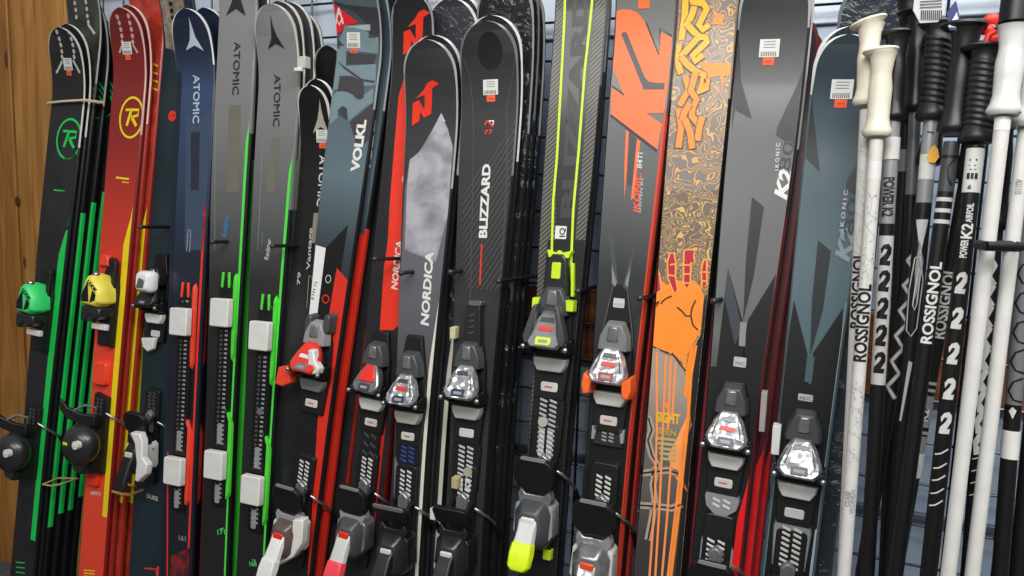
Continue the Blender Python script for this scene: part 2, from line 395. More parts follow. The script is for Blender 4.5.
# ------------------------------------------------------------------ bindings (parts of their ski)
def shift(pts, ds): return [(x, p+ds) for x, p in pts]
def rrect(x0, x1, p0, p1, r=.008, n=3):
    o = []
    for cx, cy, a in ((x1-r, p1-r, 0), (x0+r, p1-r, PI/2), (x0+r, p0+r, PI), (x1-r, p0+r, 3*PI/2)):
        for i in range(n+1): o.append((cx+r*math.cos(a+PI/2*i/n), cy+r*math.sin(a+PI/2*i/n)))
    return o
def ladder(mb, k, s0, s1, x0, x1, h, m, step=.0095, skew=.004):
    p = s0
    while p < s1:
        for xa, xb in ((x0, (x0+x1)/2-.0025), ((x0+x1)/2+.0025, x1)):
            mb.slab([(xa, p+skew), (xb, p), (xb, p+.005), (xa, p+.005+skew)], h, h+.0015, m)
        p += step
def toe(k, at_, house=CHROME, collar=DGREY, afd=LGREY, mark=None, wing=None, plate=BLACK, tall=1.0, win=M('#26324a', .3), sc=1.0, lad=0, ladcol=GREY, clear=False, back=.10, cup=None):
    x, s = k.pix(at_[0], at_[1], .058); T = k.t; z = lambda q: [(a*sc, s+b*sc) for a, b in q]
    mb = MB(); mb.slab(z([(-.03, -.135), (.03, -.135), (.037, -.05), (.034, .03), (.02, back), (-.02, back), (-.034, .03), (-.037, -.05)]), T, T+.011, plate, .97)
    mb.slab(z(rrect(-.017, .017, -.118, -.1, .004)), T+.011, T+.0135, LGREY)
    if mark: mb.flat(z([(-.009, -.1105), (.006, -.1112), (.007, -.1075), (-.009, -.1072)]), T+.0139, M('#c96a5e', .45))
    b = mb.build('toe_binding', k.root, .0015)
    mb = MB(); mb.slab(z([(-.033, .028), (.033, .028), (.03, .058), (.017, .085), (-.017, .085), (-.03, .058)]), T+.009, T+.034, collar, .86, (0, -.004))
    mb.slab(z([(-.012, .045), (.012, .045), (.009, .075), (-.009, .075)]), T+.033, T+.038, DCHROME, .9)
    mb.build('toe_collar', b, .003)
    hc = lambda c: (.05*tall - c*.42)*sc
    Q = [(-.015, .036), (.015, .036), (.028, .014), (.038, -.012), (.037, -.022), (.027, -.033), (-.027, -.033), (-.037, -.022), (-.038, -.012), (-.028, .014)]
    mb = MB(); mb.loft([[(x_*f*sc, s+c*f*sc, T+h) for x_, c in Q] for f, h in ((.72, .009), (.8, .026*sc))], BLACK)
    mb.loft([[(x_*f*sc, s+c*f*sc, T+max(.02, hc(c*f)+d)) for x_, c in Q] for f, d in ((.86, -.022), (1.0, -.012), (1.0, -.004), (.86, .005))], house)
    if house in (CHROME, DCHROME):
        for q in (-1, 1): mb.loft([[(x_*sc, s+c*sc, T+hc(c)+d) for x_, c in ((q*.017, .02), (q*.0185, .019), (q*.027, -.008), (q*.0245, -.011))] for d in (.002, .0065)], M('#3b3d41', .3, .3))
        mb.loft([[(x_*sc, s+c*sc, T+hc(c)+d) for x_, c in ((-.012, .024), (.012, .024), (.014, .016), (-.014, .016))] for d in (.002, .0062)], M('#55585c', .25, .5))
    hs = mb.build('toe_housing', b, .0025)
    mb = MB(); W_ = rrect(-.0145, .0145, -.025, -.011, .003)
    mb.loft([[(x_*sc, s+c*sc, T+hc(c)+d) for x_, c in W_] for d in (.002, .0072)], win)
    mb.add([(x_*sc, s+c*sc, T+hc(c)+.0076) for x_, c in ((-.009, -.021), (.009, -.021), (.009, -.0155), (-.009, -.0155))], [[0, 1, 2, 3]], GREY)
    mb.build('release_window', b)
    if mark:
        mb = MB(); mb.add([(x_*sc, s+c*sc, T+hc(c)+.0066) for x_, c in ((-.015, .001), (.013, .0), (.014, .008), (-.012, .009))], [[0, 1, 2, 3]], mark); mb.build('printed_mark', b)
    for q in (-1, 1):
        mb = MB()
        if wing:
            mb.slab(z([(q*.026, -.024), (q*.046, -.012), (q*.05, -.04), (q*.044, -.062), (q*.03, -.058)]), T+.014, T+.056, wing, .8)
        else:
            mb.slab(z([(q*.03, -.022), (q*.044, -.012), (q*.045, -.042), (q*.032, -.048)]), T+.012, T+.036, BLACK, .85)
            mb.slab(z([(q*.028, -.02), (q*.043, -.018), (q*.044, -.036), (q*.03, -.04)]), T+.03, T+.056*sc, BLACK, .85); mb.ball((q*.041*sc, s-.032*sc, T+.058*sc), .0055*sc, STEEL)
        mb.build('toe_wing', b, .002)
    mb = MB(); mb.slab(z([(-.036, -.052), (.036, -.052), (.034, -.066), (.026, -.08), (-.026, -.08), (-.034, -.066)]), T+.01, T+.024, afd, .9)
    mb.build('foot_plate', b, .002)
    if lad:
        mb = MB(); mm = M('#9fa3a6', .2, .3) if clear else plate
        mb.slab(z([(-.03, -.125), (.03, -.125), (.034, -.14), (.03, -.14-lad), (.012, -.155-lad), (-.012, -.155-lad), (-.03, -.14-lad), (-.034, -.14)]), T, T+.009, mm, .94)
        ladder(mb, k, s-(.14+lad)*sc, s-.14*sc, -.017*sc, .017*sc, T+.009, ladcol)
        mb.build('ladder_plate', b, .001)
    return s
def rod(k, s, q, sc=1.0):
    T = k.t
    mb = MB(); mb.tube([(q*.03, s+.06*sc, T+.014), (q*.042, s+.055*sc, T+.012), (q*.052, s+.04*sc, T-.008), (q*.056, s+.02*sc, -.02)], .0032, STEEL, 8)
    o = mb.build('brake_arm', None, 0, True)
    m2 = MB(); m2.tube([(q*.056, s+.02*sc, -.02), (q*.058, s-.002, -.036), (q*.058, s-.02*sc, -.048)], [.0045, .006, .0045], DBLACK, 8)
    return o, m2
def heel(k, at_, body=BLACK, jaw=DCHROME, lever=BLACK, tip=None, pad=DBLACK, padtop=GREY, track=BLACK, ladcol=LGREY, lad=(.09, .15), sc=1.0, dot=None, sides=None, wide=False, long=1.0, padup=.062, mark=None, h_=.055, right_only=True, disc=True):
    x, s = k.pix(at_[0], at_[1], h_); T = k.t; z = lambda q: [(a*sc, s+b*sc) for a, b in q]
    mb = MB(); mb.slab(z(rrect(-.027, .027, -.1, .17, .01)), T, T+.01, track, .96)
    if lad: ladder(mb, k, s+lad[0]*sc, s+lad[1]*sc, -.014*sc, .014*sc, T+.01, ladcol)
    b = mb.build('heel_binding', k.root, .0015)
    # slider and stanchion
    mb = MB(); mb.slab(z([(-.012, .045), (.012, .045), (.014, .1), (0, .112), (-.014, .1)]), T+.008, T+.02, DCHROME, .85); mb.build('heel_slider', b, .002)
    # housing
    mb = MB(); R = []
    for f, h, d in ((1, .008, 0), (1.05, .03, 0), (.92, .055, -.004), (.6, .074, -.01)):
        R.append([(a*f, s+(c-s)*f+d, T+h*sc) for a, c in z([(-.022, .034), (.022, .034), (.036, .01), (.034, -.045), (.02, -.062), (-.02, -.062), (-.034, -.045), (-.036, .01)])])
    mb.loft(R, body); hs = mb.build('heel_housing', b, .004)
    # jaw that takes the boot heel
    mb = MB(); mb.slab(z([(-.036, .032), (-.03, .048), (-.02, .036), (.02, .036), (.03, .048), (.036, .032), (.03, .012), (-.03, .012)]), T+.03, T+.052, jaw, .92, (0, .004))
    mb.slab(z(rrect(-.014, .014, -.012, .004, .003)), T+.07*sc, T+.078*sc, LGREY if mark is None else mark, .9)
    mb.build('heel_jaw', b, .002)
    for q in (-1, 1):
        m2 = MB(); m2.slab(z([(q*.026, .03), (q*.037, .02), (q*.04, -.035), (q*.031, -.05)]), T+.01, T+.05, sides or jaw, .9)
        m2.build('heel_side_frame', b, .002)
    # lever standing out and down
    mb = MB(); l = long; Rg = []
    for p, h, hw, th in ((.0, .066, .021, .012), (-.03*l, .078, .019, .014), (-.07*l, .092, .021, .014), (-.098*l, .1, .023, .01)):
        Rg.append([(-hw*sc, s+p*sc, T+(h-th/2)*sc), (hw*sc, s+p*sc, T+(h-th/2)*sc), (hw*.8*sc, s+p*sc+.003, T+(h+th/2)*sc), (-hw*.8*sc, s+p*sc+.003, T+(h+th/2)*sc)])
    mb.loft(Rg, lever); lv = mb.build('heel_lever', b, .003)
    if tip:
        mb = MB(); Rg = []
        for p, h, hw, th in ((-.06*l, .091, .0215, .019), (-.085*l, .099, .024, .018), (-.12*l, .108, .023, .015), (-.133*l, .11, .014, .01)):
            Rg.append([(-hw*sc, s+p*sc, T+(h-th/2)*sc), (hw*sc, s+p*sc, T+(h-th/2)*sc), (hw*.8*sc, s+p*sc+.003, T+(h+th/2)*sc), (-hw*.8*sc, s+p*sc+.003, T+(h+th/2)*sc)])
        mb.loft(Rg, tip); mb.build('lever_tip', b, .003)
    if dot:
        mb = MB(); c = ell(0, s-.012*sc, .012*sc, .012*sc, 16); mb.slab(c, T+.072*sc, T+.079*sc, dot, .9); mb.slab(ell(0, s-.012*sc, .005*sc, .005*sc, 10), T+.079*sc, T+.081*sc, DGREY, .8); mb.build('pivot_cap', b)
    # brake with its foot pad standing up
    mb = MB(); pu = padup
    w = .042 if wide else .03
    if disc: w = .041
    pts = rrect(-w, w, -.03, .04, .026, 6) if disc else rrect(-w, w, -.022, .03, .014, 4)
    ca, sa = (.95, .3) if disc else (.8, .55)
    A = []; D = []
    for a, c in pts:
        A.append((a*sc, s+(pu+c*ca)*sc, T+(.05+c*sa)*sc)); D.append((a*.94*sc, s+(pu+c*ca*.97-.003)*sc, T+(.062+c*sa)*sc))
    mb.loft([A, D], pad)
    mb.tube([(-.02*sc, s+pu*sc, T+.05*sc), (-.022*sc, s+(pu+.02)*sc, T+.012)], .005, DBLACK, 6); mb.tube([(.02*sc, s+pu*sc, T+.05*sc), (.022*sc, s+(pu+.02)*sc, T+.012)], .005, DBLACK, 6)
    bp = mb.build('brake_pad', b, .003)
    if padtop:
        mb = MB(); q = [p for p in (rrect(-w*.55, w*.62, .033, .04, .003, 2) if disc else rrect(-w*.85, w*.85, .019, .031, .004, 2))]
        mb.loft([[(a*sc, s+(pu+c*ca)*sc, T+(.061+c*sa)*sc) for a, c in q], [(a*sc, s+(pu+c*ca)*sc, T+(.0655+c*sa)*sc) for a, c in q]], padtop); mb.build('pad_edge', b)
    for q in ((1,) if right_only else (-1, 1)):
        o, m2 = rod(k, s+.02*sc, q, sc); o.parent = b
        m2.build('brake_tip', b, 0, True)
    return s
def race_plate(k, a1, a2, col, cap=WHITE, yel=None):
    """rental plate: white square covers over toe and heel blocks on a long dark track"""
    T = k.t; xa, s1 = k.pix(a1[0], a1[1], .03); xb, s2 = k.pix(a2[0], a2[1], .03); X = max(-.014, min(.014, (xa+xb)/2))
    mb = MB(); mb.slab([(-.02, s2-.11), (.02, s2-.11), (.022, s1+.07), (.012, s1+.085), (-.012, s1+.085), (-.022, s1+.07)], T, T+.009, DBLACK, .96)
    p = s2-.085
    while p < s1+.05:
        if abs(p-s1) > .045 and abs(p-s2) > .045:
            mb.box(-.012, -.004, p, p+.006, T+.009, T+.0105, DGREY); mb.box(.003, .012, p+.002, p+.007, T+.009, T+.0105, GREY)
        p += .011
    mb.slab(rrect(-.007, .007, s2+.05, s2+.1, .003), T+.009, T+.012, GREY)
    mb.slab(rrect(-.007, .007, s2-.095, s2-.05, .003), T+.009, T+.012, GREY)
    mb.v = [(a+X, b_, c) for a, b_, c in mb.v]
    b = mb.build('binding_plate', k.root, .001)
    for s in (s1, s2):
        mb = MB(); mb.slab(rrect(X-.0295, X+.0295, s-.034, s+.036, .005), T+.012, T+.03, cap, .97); mb.box(X-.02, X+.02, s-.02, s+.02, T+.008, T+.013, BLACK)
        mb.build('white_binding_cover', b, .003)
    mb = MB()
    for q in (-1, 1):
        mb.slab([(q*.008, s1+.06), (q*.014, s1+.06), (q*.012, s1+.1), (q*.006, s1+.1)], T+.007, T+.012, col, .9)
    mb.slab([(.024, s1-.12), (.032, s1-.1), (.032, s1+.085), (.025, s1+.1), (.022, s1+.09), (.022, s1-.1)], T, T+.009, col, .92)
    mb.slab([(.024, s2-.09), (.034, s2-.07), (.034, s2+.1), (.012, s2+.15), (.0, s2+.145), (-.002, s2+.137), (.012, s2+.137), (.024, s2+.11)], T, T+.009, col, .95)
    mb.v = [(a+X, b_, c) for a, b_, c in mb.v]
    mb.build('coloured_frame', b, .001)
    return s1, s2
def look_toe(k, at_, face, word=True, track_top=.09):
    x, s = k.pix(at_[0], at_[1], .05); T = k.t; z = lambda q: [(a, s+b) for a, b in q]
    mb = MB(); mb.slab(z([(-.03, -.14), (.03, -.14), (.034, .02), (.02, track_top), (-.004, track_top+.01), (-.03, .03)]), T, T+.01, BLACK, .97)
    mb.slab(z([(.016, -.14), (.03, -.14), (.032, track_top), (.02, track_top+.01)]), T+.009, T+.02, DBLACK, .95)
    b = mb.build('toe_binding', k.root, .002)
    mb = MB(); R = []
    Q = z([(-.02, .05), (.006, .056), (.034, .02), (.038, -.02), (.02, -.034), (-.036, -.03), (-.034, .0)])
    for f, h in ((.9, .01), (1.0, .035), (.95, .055), (.75, .066)): R.append([(a*f, s+(c-s)*f, T+h) for a, c in Q])
    mb.loft(R, face); hs = mb.build('toe_housing', b, .003)
    mb = MB(); mb.slab(z([(-.026, .0), (-.006, .036), (.002, -.02), (-.026, -.02)]), T+.066, T+.0668, DBLACK, .9)
    mb.slab(z([(.004, -.022), (.024, -.014), (.026, .002), (.012, .012)]), T+.066, T+.0668, DBLACK, .9)
    mb.build('housing_opening', b)
    if word:
        mb = MB(); mb.text('LOOK', (-.008, s+.03), (.026, s+.006), T+.0672, DBLACK, .011, 0, .04); mb.build('lettering', b)
    mb = MB(); mb.slab(z([(-.042, -.03), (.03, -.032), (.034, -.052), (.02, -.066), (-.008, -.054), (-.026, -.076), (-.042, -.07)]), T+.014, T+.056, SATIN, .92)
    mb.build('toe_jaw', b, .004)
    mb = MB(); mb.slab(z([(-.03, -.078), (.026, -.078), (.026, -.094), (-.03, -.094)]), T+.009, T+.03, WHITE, .95); mb.build('foot_plate', b, .002)
    mb = MB(); mb.ball((0.002, s+.052, T+.05), .009, STEEL); mb.build('toe_screw', b, 0, True)
    return s
def pivot_heel(k, at_, mk=None, tall=.012):
    """turntable heel: dark dome with a pale pivot disc, brake pedal and wire"""
    x, s = k.pix(at_[0], at_[1], .06); T = k.t; z = lambda q: [(a, s+b) for a, b in q]
    mb = MB(); mb.slab(z([(-.026, -.085), (.028, -.085), (.03, .12), (-.02, .13)]), T, T+.012, BLACK, .97)
    mb.slab(z([(.012, -.08), (.027, -.08), (.027, .02), (.02, .04)]), T+.011, T+.04, DBLACK, .9)
    ladder(mb, k, s+.07, s+.115, -.01, .012, T+.012, DGREY)
    b = mb.build('heel_binding', k.root, .002)
    mb = MB(); mb.ball((-.01, s-.004, T+.048), .054, SATIN, 20, (1, 1.05, .72)); mb.slab(z([(-.036, -.01), (.026, -.02), (.012, -.085), (-.026, -.075)]), T+.012, T+.06, SATIN, .8)
    hs = mb.build('heel_housing', b, .002)
    mb = MB(); c = ell(.016, s+.006, .0115, .0115, 16); mb.slab(c, T+.075, T+.087, WHITE, .95); mb.slab(ell(.016, s+.006, .0055, .0055, 10), T+.087, T+.0885, WHITE, .9)
    mb.build('pivot_disc', b)
    if mk:
        mb = MB(); mb.box(-.03, -.014, s+.0, s+.007, T+.08, T+.0855, mk); mb.build('printed_mark', b)
    mb = MB(); R = []
    for xx, c, h, th in ((-.062, .105, .075, .006), (-.046, .082, .062, .01), (-.02, .066, .04, .012), (.02, .066, .03, .012)):
        R.append([(xx, s+c-.018, T+h), (xx, s+c+.012, T+h), (xx+.004, s+c+.012, T+h+th), (xx+.004, s+c-.018, T+h+th)])
    mb.loft(R, DBLACK); mb.build('brake_pad', b, .003)
    mb = MB(); mb.tube([(-.03, s+.085, T+.06), (-.01, s+.1, T+.045), (.012, s+.095, T+.03), (.01, s+.075, T+.03)], .004, STEEL, 8); mb.build('spring_wire', b, 0, True)
    o, m2 = rod(k, s+.02, 1); o.parent = b; m2.build('brake_tip', b, 0, True)
    return s
# ------------------------------------------------------------------ the setting
def struct(name, o): o.name = name; o['kind'] = 'structure'; return o
WALLY = .115; GRY = .07
mb = MB(); mb.box(-2.6, 2.2, -2.6, WALLY+.06, -.06, 0.0, M('#5b5a58', .6)); struct('floor', mb.build('floor'))
wm = nodes_mat('painted_panel', .28, .1)
wallm, nt, b, tc = wm
n = nt.nodes.new('ShaderNodeTexNoise'); n.inputs['Scale'].default_value = 2.2; n.inputs['Detail'].default_value = 3
nt.links.new(tc.outputs['Object'], n.inputs['Vector'])
r = ramp(nt, [(.3, '#8598b0'), (.7, '#b3c4d8')]); nt.links.new(n.outputs['Fac'], r.inputs['Fac']); nt.links.new(r.outputs['Color'], b.inputs['Base Color'])
mb = MB(); mb.box(-2.6, 2.2, WALLY, WALLY+.06, 0.0, 2.6, wallm); struct('wall_back', mb.build('wall_back'))
# wall top, its brighter shading put into a paler colour, and the brown board running along the wall behind the grid
mb = MB(); mb.box(-2.55, 2.15, WALLY-.012, WALLY-.001, at(560, 40, WALLY).z, 2.55, M('#c3d0df', .25)); struct('bright_wall_top', mb.build('bright_wall_top', None, .003))
brown = wood_mat('dark_stained_board', ['#4f2c18', '#7a4729', '#9a6038'], (.8, 6, 6))
z1 = at(600, 290, WALLY).z; z0 = at(600, 362, WALLY).z
mb = MB(); mb.box(-2.55, 2.15, WALLY-.02, WALLY-.001, z0, z1, brown); struct('trim_2', mb.build('trim_2', None, .003))
mb = MB(); mb.box(-2.55, 2.15, WALLY-.016, WALLY-.001, z0-.25, z0-.235, M('#4b5666', .4)); struct('trim_3', mb.build('trim_3', None, .002))
# timber boards at the left end of the rack
pine = wood_mat('pine_board', ['#8a5a26', '#b07c3c', '#c69450'], (7, 7, .7))
pine2 = wood_mat('pine_board_dark', ['#7c4e1e', '#a06c30', '#b98443'], (8, 8, .6))
PY = .06
def edge(u0, v0, u1, v1, y):
    a = at(u0, v0, y); b_ = at(u1, v1, y); d = (b_-a)
    return lambda z: a.x + d.x*(z-a.z)/d.z
eR = edge(62, 0, 68, 60, PY); x62 = at(66, 40, PY).x; x2 = at(14, 120, PY).x
mb = MB(); mb.box(x2+.003, x62, PY, PY+.045, .0, 2.5, pine); w1 = struct('wall_left', mb.build('wall_left', None, .004))
mb = MB(); mb.box(x2-.45, x2-.003, PY-.005, PY+.045, .0, 2.5, pine2); struct('trim_4', mb.build('trim_4', None, .004))
knot = M('#4a2b12', .6)
for i, (u, v, rx, rz) in enumerate(((19, 201, .012, .016), (26, 262, .004, .02), (8, 60, .007, .03))):
    p = at(u, v, PY); m_ = MB(); m_.loft([[(p.x+rx*math.cos(2*PI*j/14), PY-.006, p.z+rz*math.sin(2*PI*j/14)) for j in range(14)], [(p.x+rx*.6*math.cos(2*PI*j/14), PY-.0075, p.z+rz*.6*math.sin(2*PI*j/14)) for j in range(14)]], knot)
    k_ = m_.build('wood_knot', w1)

# ------------------------------------------------------------------ wire grid and its hooks
wire = M('#3c3e43', .25, .8); PG = .0865
gp = at(590, 137, GRY)
root = empty('display_grid', None, (gp.x, GRY, 0)); tag(root, 'black wire grid panel standing against the back wall behind all the skis', 'grid panel')
mb = MB(); mv = mb
zz = gp.z % PG - .0
z = gp.z - PG*20
while z < 2.3:
    if z > .05: mb.tube([(x62+.01, GRY+.004, z), (1.6, GRY+.004, z)], .003, wire, 6)
    z += PG
x = gp.x - PG*20
while x < 1.6:
    if x > x62+.01: mv.tube([(x, GRY-.002, .02), (x, GRY-.002, 2.32)], .003, wire, 6)
    x += PG
mb.v = [(a-gp.x, b_-GRY, c) for a, b_, c in mb.v]
mi = mb.build('wire_mesh', root, 0, True)
HK = [(141, 227, 'between the red and the navy ski stacks'), (213, 242, 'between the navy ski and the first grey ski with white covers'),
      (273, 246, 'right of the second grey ski with white covers'), (375, 259, 'left of the bright red ski'), (402, 273, 'in front of the bright red ski edge'),
      (451, 272, 'between the pale cloud ski and the black ski beside it'), (499, 281, 'right of the black ski with the red line'),
      (575, 291, 'right of the black ski with lime stripes'), (637, 298, 'left of the flaming orange ski'), (714, 301, 'between the flaming orange ski and the grey wide ski')]
HX = {273: (.05, 0), 375: (.1, 0), 499: (.02, 0), 575: (0, .006), 637: (.06, .006), 714: (.04, 0)}   # hooks splay sideways to miss the skis behind
for u, v, w in HK:
    hx, tx = HX.get(u, (0, 0)); p = at(u, v, -.235); p.x += tx
    e = Vector((p.x-tx+.004+hx, GRY-.006, p.z-.006))
    rt = empty('rack_hook', None, (e.x, e.y, e.z)); tag(rt, 'black metal rack hook ' + w, 'hook', 'rack hooks on the wire grid')
    m_ = MB(); m_.tube([(0, 0, -.02), (0, -.012, -.004), (0, -.03, 0), (p.x-e.x, p.y-e.y, p.z-e.z)], .0042, DBLACK, 8); m_.build('rod', rt, 0, True)
    m_ = MB(); m_.ball((p.x-e.x, p.y-e.y-.002, p.z-e.z), .0065, M('#3a3a3c', .25, .3)); m_.build('ball_end', rt, 0, True)
    m_ = MB(); m_.box(-.012, .012, -.0045, 0, -.05, .02, DBLACK); m_.build('clip_plate', rt, .001)
# ------------------------------------------------------------------ light
def area(name, loc, tgt, sx, sy, power, col=(1, 1, 1)):
    l = bpy.data.lights.new(name, 'AREA'); l.shape = 'RECTANGLE'; l.size = sx; l.size_y = sy; l.energy = power; l.color = col
    o = bpy.data.objects.new(name, l); C.objects.link(o); o.location = loc
    o.rotation_euler = (Vector(tgt)-Vector(loc)).to_track_quat('-Z', 'Y').to_euler()
    return o
area('ceiling_lamp', (.5, -1.9, 3.0), (.1, 0, 1.0), 2.6, .5, 60, (1, .98, .95))
area('ceiling_lamp', (-.6, -3.3, 3.0), (-.3, 0, .9), 2.6, .5, 44, (1, .98, .95))
area('ceiling_lamp', (.9, -.75, 2.9), (.3, 0, 1.2), 1.6, .35, 16, (1, .99, .97))
w = bpy.data.worlds.new('shop'); bpy.context.scene.world = w; w.use_nodes = True
nt = w.node_tree; bg = nt.nodes['Background']
tc = nt.nodes.new('ShaderNodeTexCoord'); sp = nt.nodes.new('ShaderNodeSeparateXYZ'); nt.links.new(tc.outputs['Generated'], sp.inputs[0])
mr = nt.nodes.new('ShaderNodeMapRange'); mr.inputs['From Min'].default_value = -.5; mr.inputs['From Max'].default_value = .7
nt.links.new(sp.outputs['Z'], mr.inputs['Value'])
r = ramp(nt, [(0, '#3a3733'), (.45, '#8d8a86'), (1, '#d8d8da')]); nt.links.new(mr.outputs['Result'], r.inputs['Fac']); nt.links.new(r.outputs['Color'], bg.inputs['Color'])
bg.inputs['Strength'].default_value = .55
sc = bpy.context.scene; sc.view_settings.view_transform = 'Standard'; sc.view_settings.look = 'None'; sc.view_settings.exposure = 0.0
# ------------------------------------------------------------------ ski stacks, left half
def dots(k, m, pts, r=.0055):
    for u, v in pts:
        x, p = k.pix(u, v); k.poly(m, ell(x, p, r, r*1.1, 10), 1, True)
def rlogo(k, m, c, rpx):
    x, p = k.pix(*c); x2, p2 = k.pix(c[0], c[1]-rpx[1]); x3, _ = k.pix(c[0]+rpx[0], c[1]); ry = p2-p; rx = abs(x3-x)
    E = ell(x, p, rx, ry, 28); k.line(m, E+[E[0]], .006, 1, True)
    k.line(m, [(x-rx*.55, p+ry*.38), (x+rx*.6, p+ry*.38), (x+rx*.55, p+ry*.1), (x+.0, p+ry*.02)], .007, 2, True)
    k.line(m, [(x-rx*.05, p+ry*.34), (x-rx*.35, p-ry*.42)], .009, 2, True); k.line(m, [(x+rx*.05, p), (x+rx*.5, p-ry*.42)], .009, 2, True)
def arrow(k, m, pts): k.poly(m, pts, 2)
PALE = M('#b9bcb4', .5)
# 1 green and black
gb = cloud_mat('black_print', '#1b1c20', '#26272c', 12)
s1 = Ski('black ski with a green round logo and green toe piece, beside the timber', (70, 100), (31, 520), 26, 33, 24, gb, M('#101113', .4), rim=M('#c7c9c4', .35), group=None)
s1.strip(GREEN, .52, 1.0, 212, 537, 1, .12)
s1.poly(SATIN, [(65, 150), (74, 120), (76, 160), (70, 230), (60, 235)], 1)
rlogo(s1, M('#23cf5e', .4), (69, 139), (12, 20))
dots(s1, PALE, [(57, 32), (59.5, 39), (61, 45), (62, 51.5), (62.3, 57), (69, 32), (71.5, 39), (73, 45), (74, 51.5), (74.3, 57)])
s1.line(PALE, [(62.5, 61), (56.5, 73)], .007); s1.line(PALE, [(73, 60), (80, 73)], .007)
s1.line(GREEN, [(54, 190), (65, 191)], .004); 
for i in range(3): s1.line(GREEN, [(16, 562+i*5), (25, 563+i*5)], .003)
s1.build(); s1.sticker((68.5, 64), .034)
look_toe(s1, (34, 302), M('#3fe07a', .35)); pivot_heel(s1, (18, 452))
k = Ski('black base-to-base partner ski right behind the green-logo ski at the far left', None, None, 0, 0, 0, gb, M('#15161a', .4), rim=M('#d5d2c6', .3), like=s1, off=(0, .0155), dL=.014, curl=.9); k.build()
gstack = 'green-edged black skis behind the far left ski'
ORD = ['first', 'second', 'third', 'fourth', 'fifth']
for i, (dy, dx, dL) in enumerate(((.031, .001, .16), (.058, .004, .1), (.086, .006, .06), (.114, .008, .04))):
    k = Ski('black ski with a bright green side stripe, %s behind the far left green-logo ski' % ORD[i], None, None, 0, 0, 0, gb if i else cloud_mat('dark_olive_print', '#23281f', '#4a5046', 14), M('#101113', .4), rim=M('#8f938f', .3), like=s1, off=(dx, dy), dL=dL, edge=(GREEN, s1.row(530-5*i), s1.row(212-8*i)))
    for q in range(3): k.line(GREEN, [(88+i*11, 82+q*7), (94+i*11, 90+q*6), (100+i*11, 84+q*6)], .006)
    k.line(GREEN, [(84+i*11, 121-i*2), (98+i*11, 118-i*2)], .004)
    if i == 0:
        dots(k, PALE, [(75, 3), (76, 10), (76.5, 17), (86, 2), (87, 9), (87.5, 16), (88.5, 22)]); k.line(PALE, [(88, 24), (95, 34)], .008)
    k.build()
# rubber bands round the stack
def band(name, label, pts, m, r=.0035, y=None, group=None, ski=None):
    P = [ski.M @ Vector((*ski.pix(u, v), 0)) for u, v in pts]
    Q = [ski.M @ Vector((*ski.pix(u, v), ski.t+.004)) for u, v in pts]
    c = sum(Q, Vector())/len(Q); mb = MB()
    back = [q + Vector((.004*(1 if i else -1), .05, 0)) for i, q in enumerate((Q[0], Q[-1]))]
    loop = Q + [back[1], back[0]]
    loop = [q-c for q in loop]; loop.append(loop[0])
    mb.tube(loop, r, m, 8)
    o = mb.build(name, None, 0, True); o.location = c; tag(o, label, 'rubber band', group or 'rubber bands on the rack'); return o
TAN = M('#d9c7a4', .55)
band('rubber_band', 'tan rubber band stretched across the black ski above its green round logo', [(51.5, 104), (64, 102.5), (88.5, 101)], TAN, ski=s1)
# 2 red and yellow
rb = fade_mat('red_print', [(0, '#d93d26'), (.3, '#ea4a30'), (.62, '#e5412a'), (.83, '#8f2420'), (1, '#6f1c1c')], 0, s1.L, .4)
s2 = Ski('bright red ski with a yellow round logo and yellow toe piece', (130, 100), (98, 540), 6, 33, 26, rb, M('#7d1512', .4), rim=M('#c9a9a0', .3))
DRED = M('#a8301f', .4)
s2.strip(YELLOW, .56, 1.0, 205, 514, 1, .1)
rlogo(s2, YELLOW, (131.5, 117.5), (11.5, 20))
dots(s2, M('#c8a49c', .5), [(117.5, 17), (119.5, 23), (121, 29.5), (122, 36), (122.5, 42), (128.5, 16), (130, 23), (131.5, 29.5), (132.5, 36), (133, 42)])
s2.line(M('#c8a49c', .5), [(122, 46), (119.5, 53)], .006); s2.line(M('#c8a49c', .5), [(133, 45), (138, 53)], .006)
s2.line(YELLOW, [(116, 177.5), (129, 179)], .005); s2.line(YELLOW, [(122, 182), (129, 182.7)], .0025)
for i in range(3): s2.line(YELLOW, [(84, 570+i*3), (95, 571+i*3)], .003)
s2.text(LGREY, '8802', (91, 494.5), (101, 495), 3.2)
s2.build(); s2.sticker((127.5, 48), .034)
look_toe(s2, (97, 294), M('#f0e35a', .35)); pivot_heel(s2, (82, 443), YELLOW)
mb = MB(); x, p = s2.pix(107, 262); mb.slab([(x-.02, p-.012), (x+.024, p-.012), (x+.014, p+.02), (x-.01, p+.02)], s2.t, s2.t+.012, M('#f2492c', .35), .85); mb.build('red_end_cap', s2.root, .002)
mb = MB(); x, p = s2.pix(104, 372); mb.slab(rrect(x-.026, x+.026, p-.035, p+.03, .01), s2.t, s2.t+.016, M('#f2492c', .35), .9); mb.build('red_end_cap', s2.root, .002); mb = MB()
x, p = s2.pix(96, 478); mb.slab(rrect(x-.022, x+.02, p-.02, p+.03, .006), s2.t, s2.t+.014, M('#e23a25', .35), .9); mb.build('red_end_cap', s2.root, .002)
k = Ski('dark red partner ski right behind the yellow-logo red ski', None, None, 0, 0, 0, rb, DRED, rim=M('#d8c6be', .3), like=s2, off=(0, .0155), dL=.012, curl=.9); k.strip(YELLOW, .45, 1.0, 198, 508, 1, .1).build()
wr = cloud_mat('wrapped_red', '#a32f26', '#cf4835', 30, .22, coat=.8)
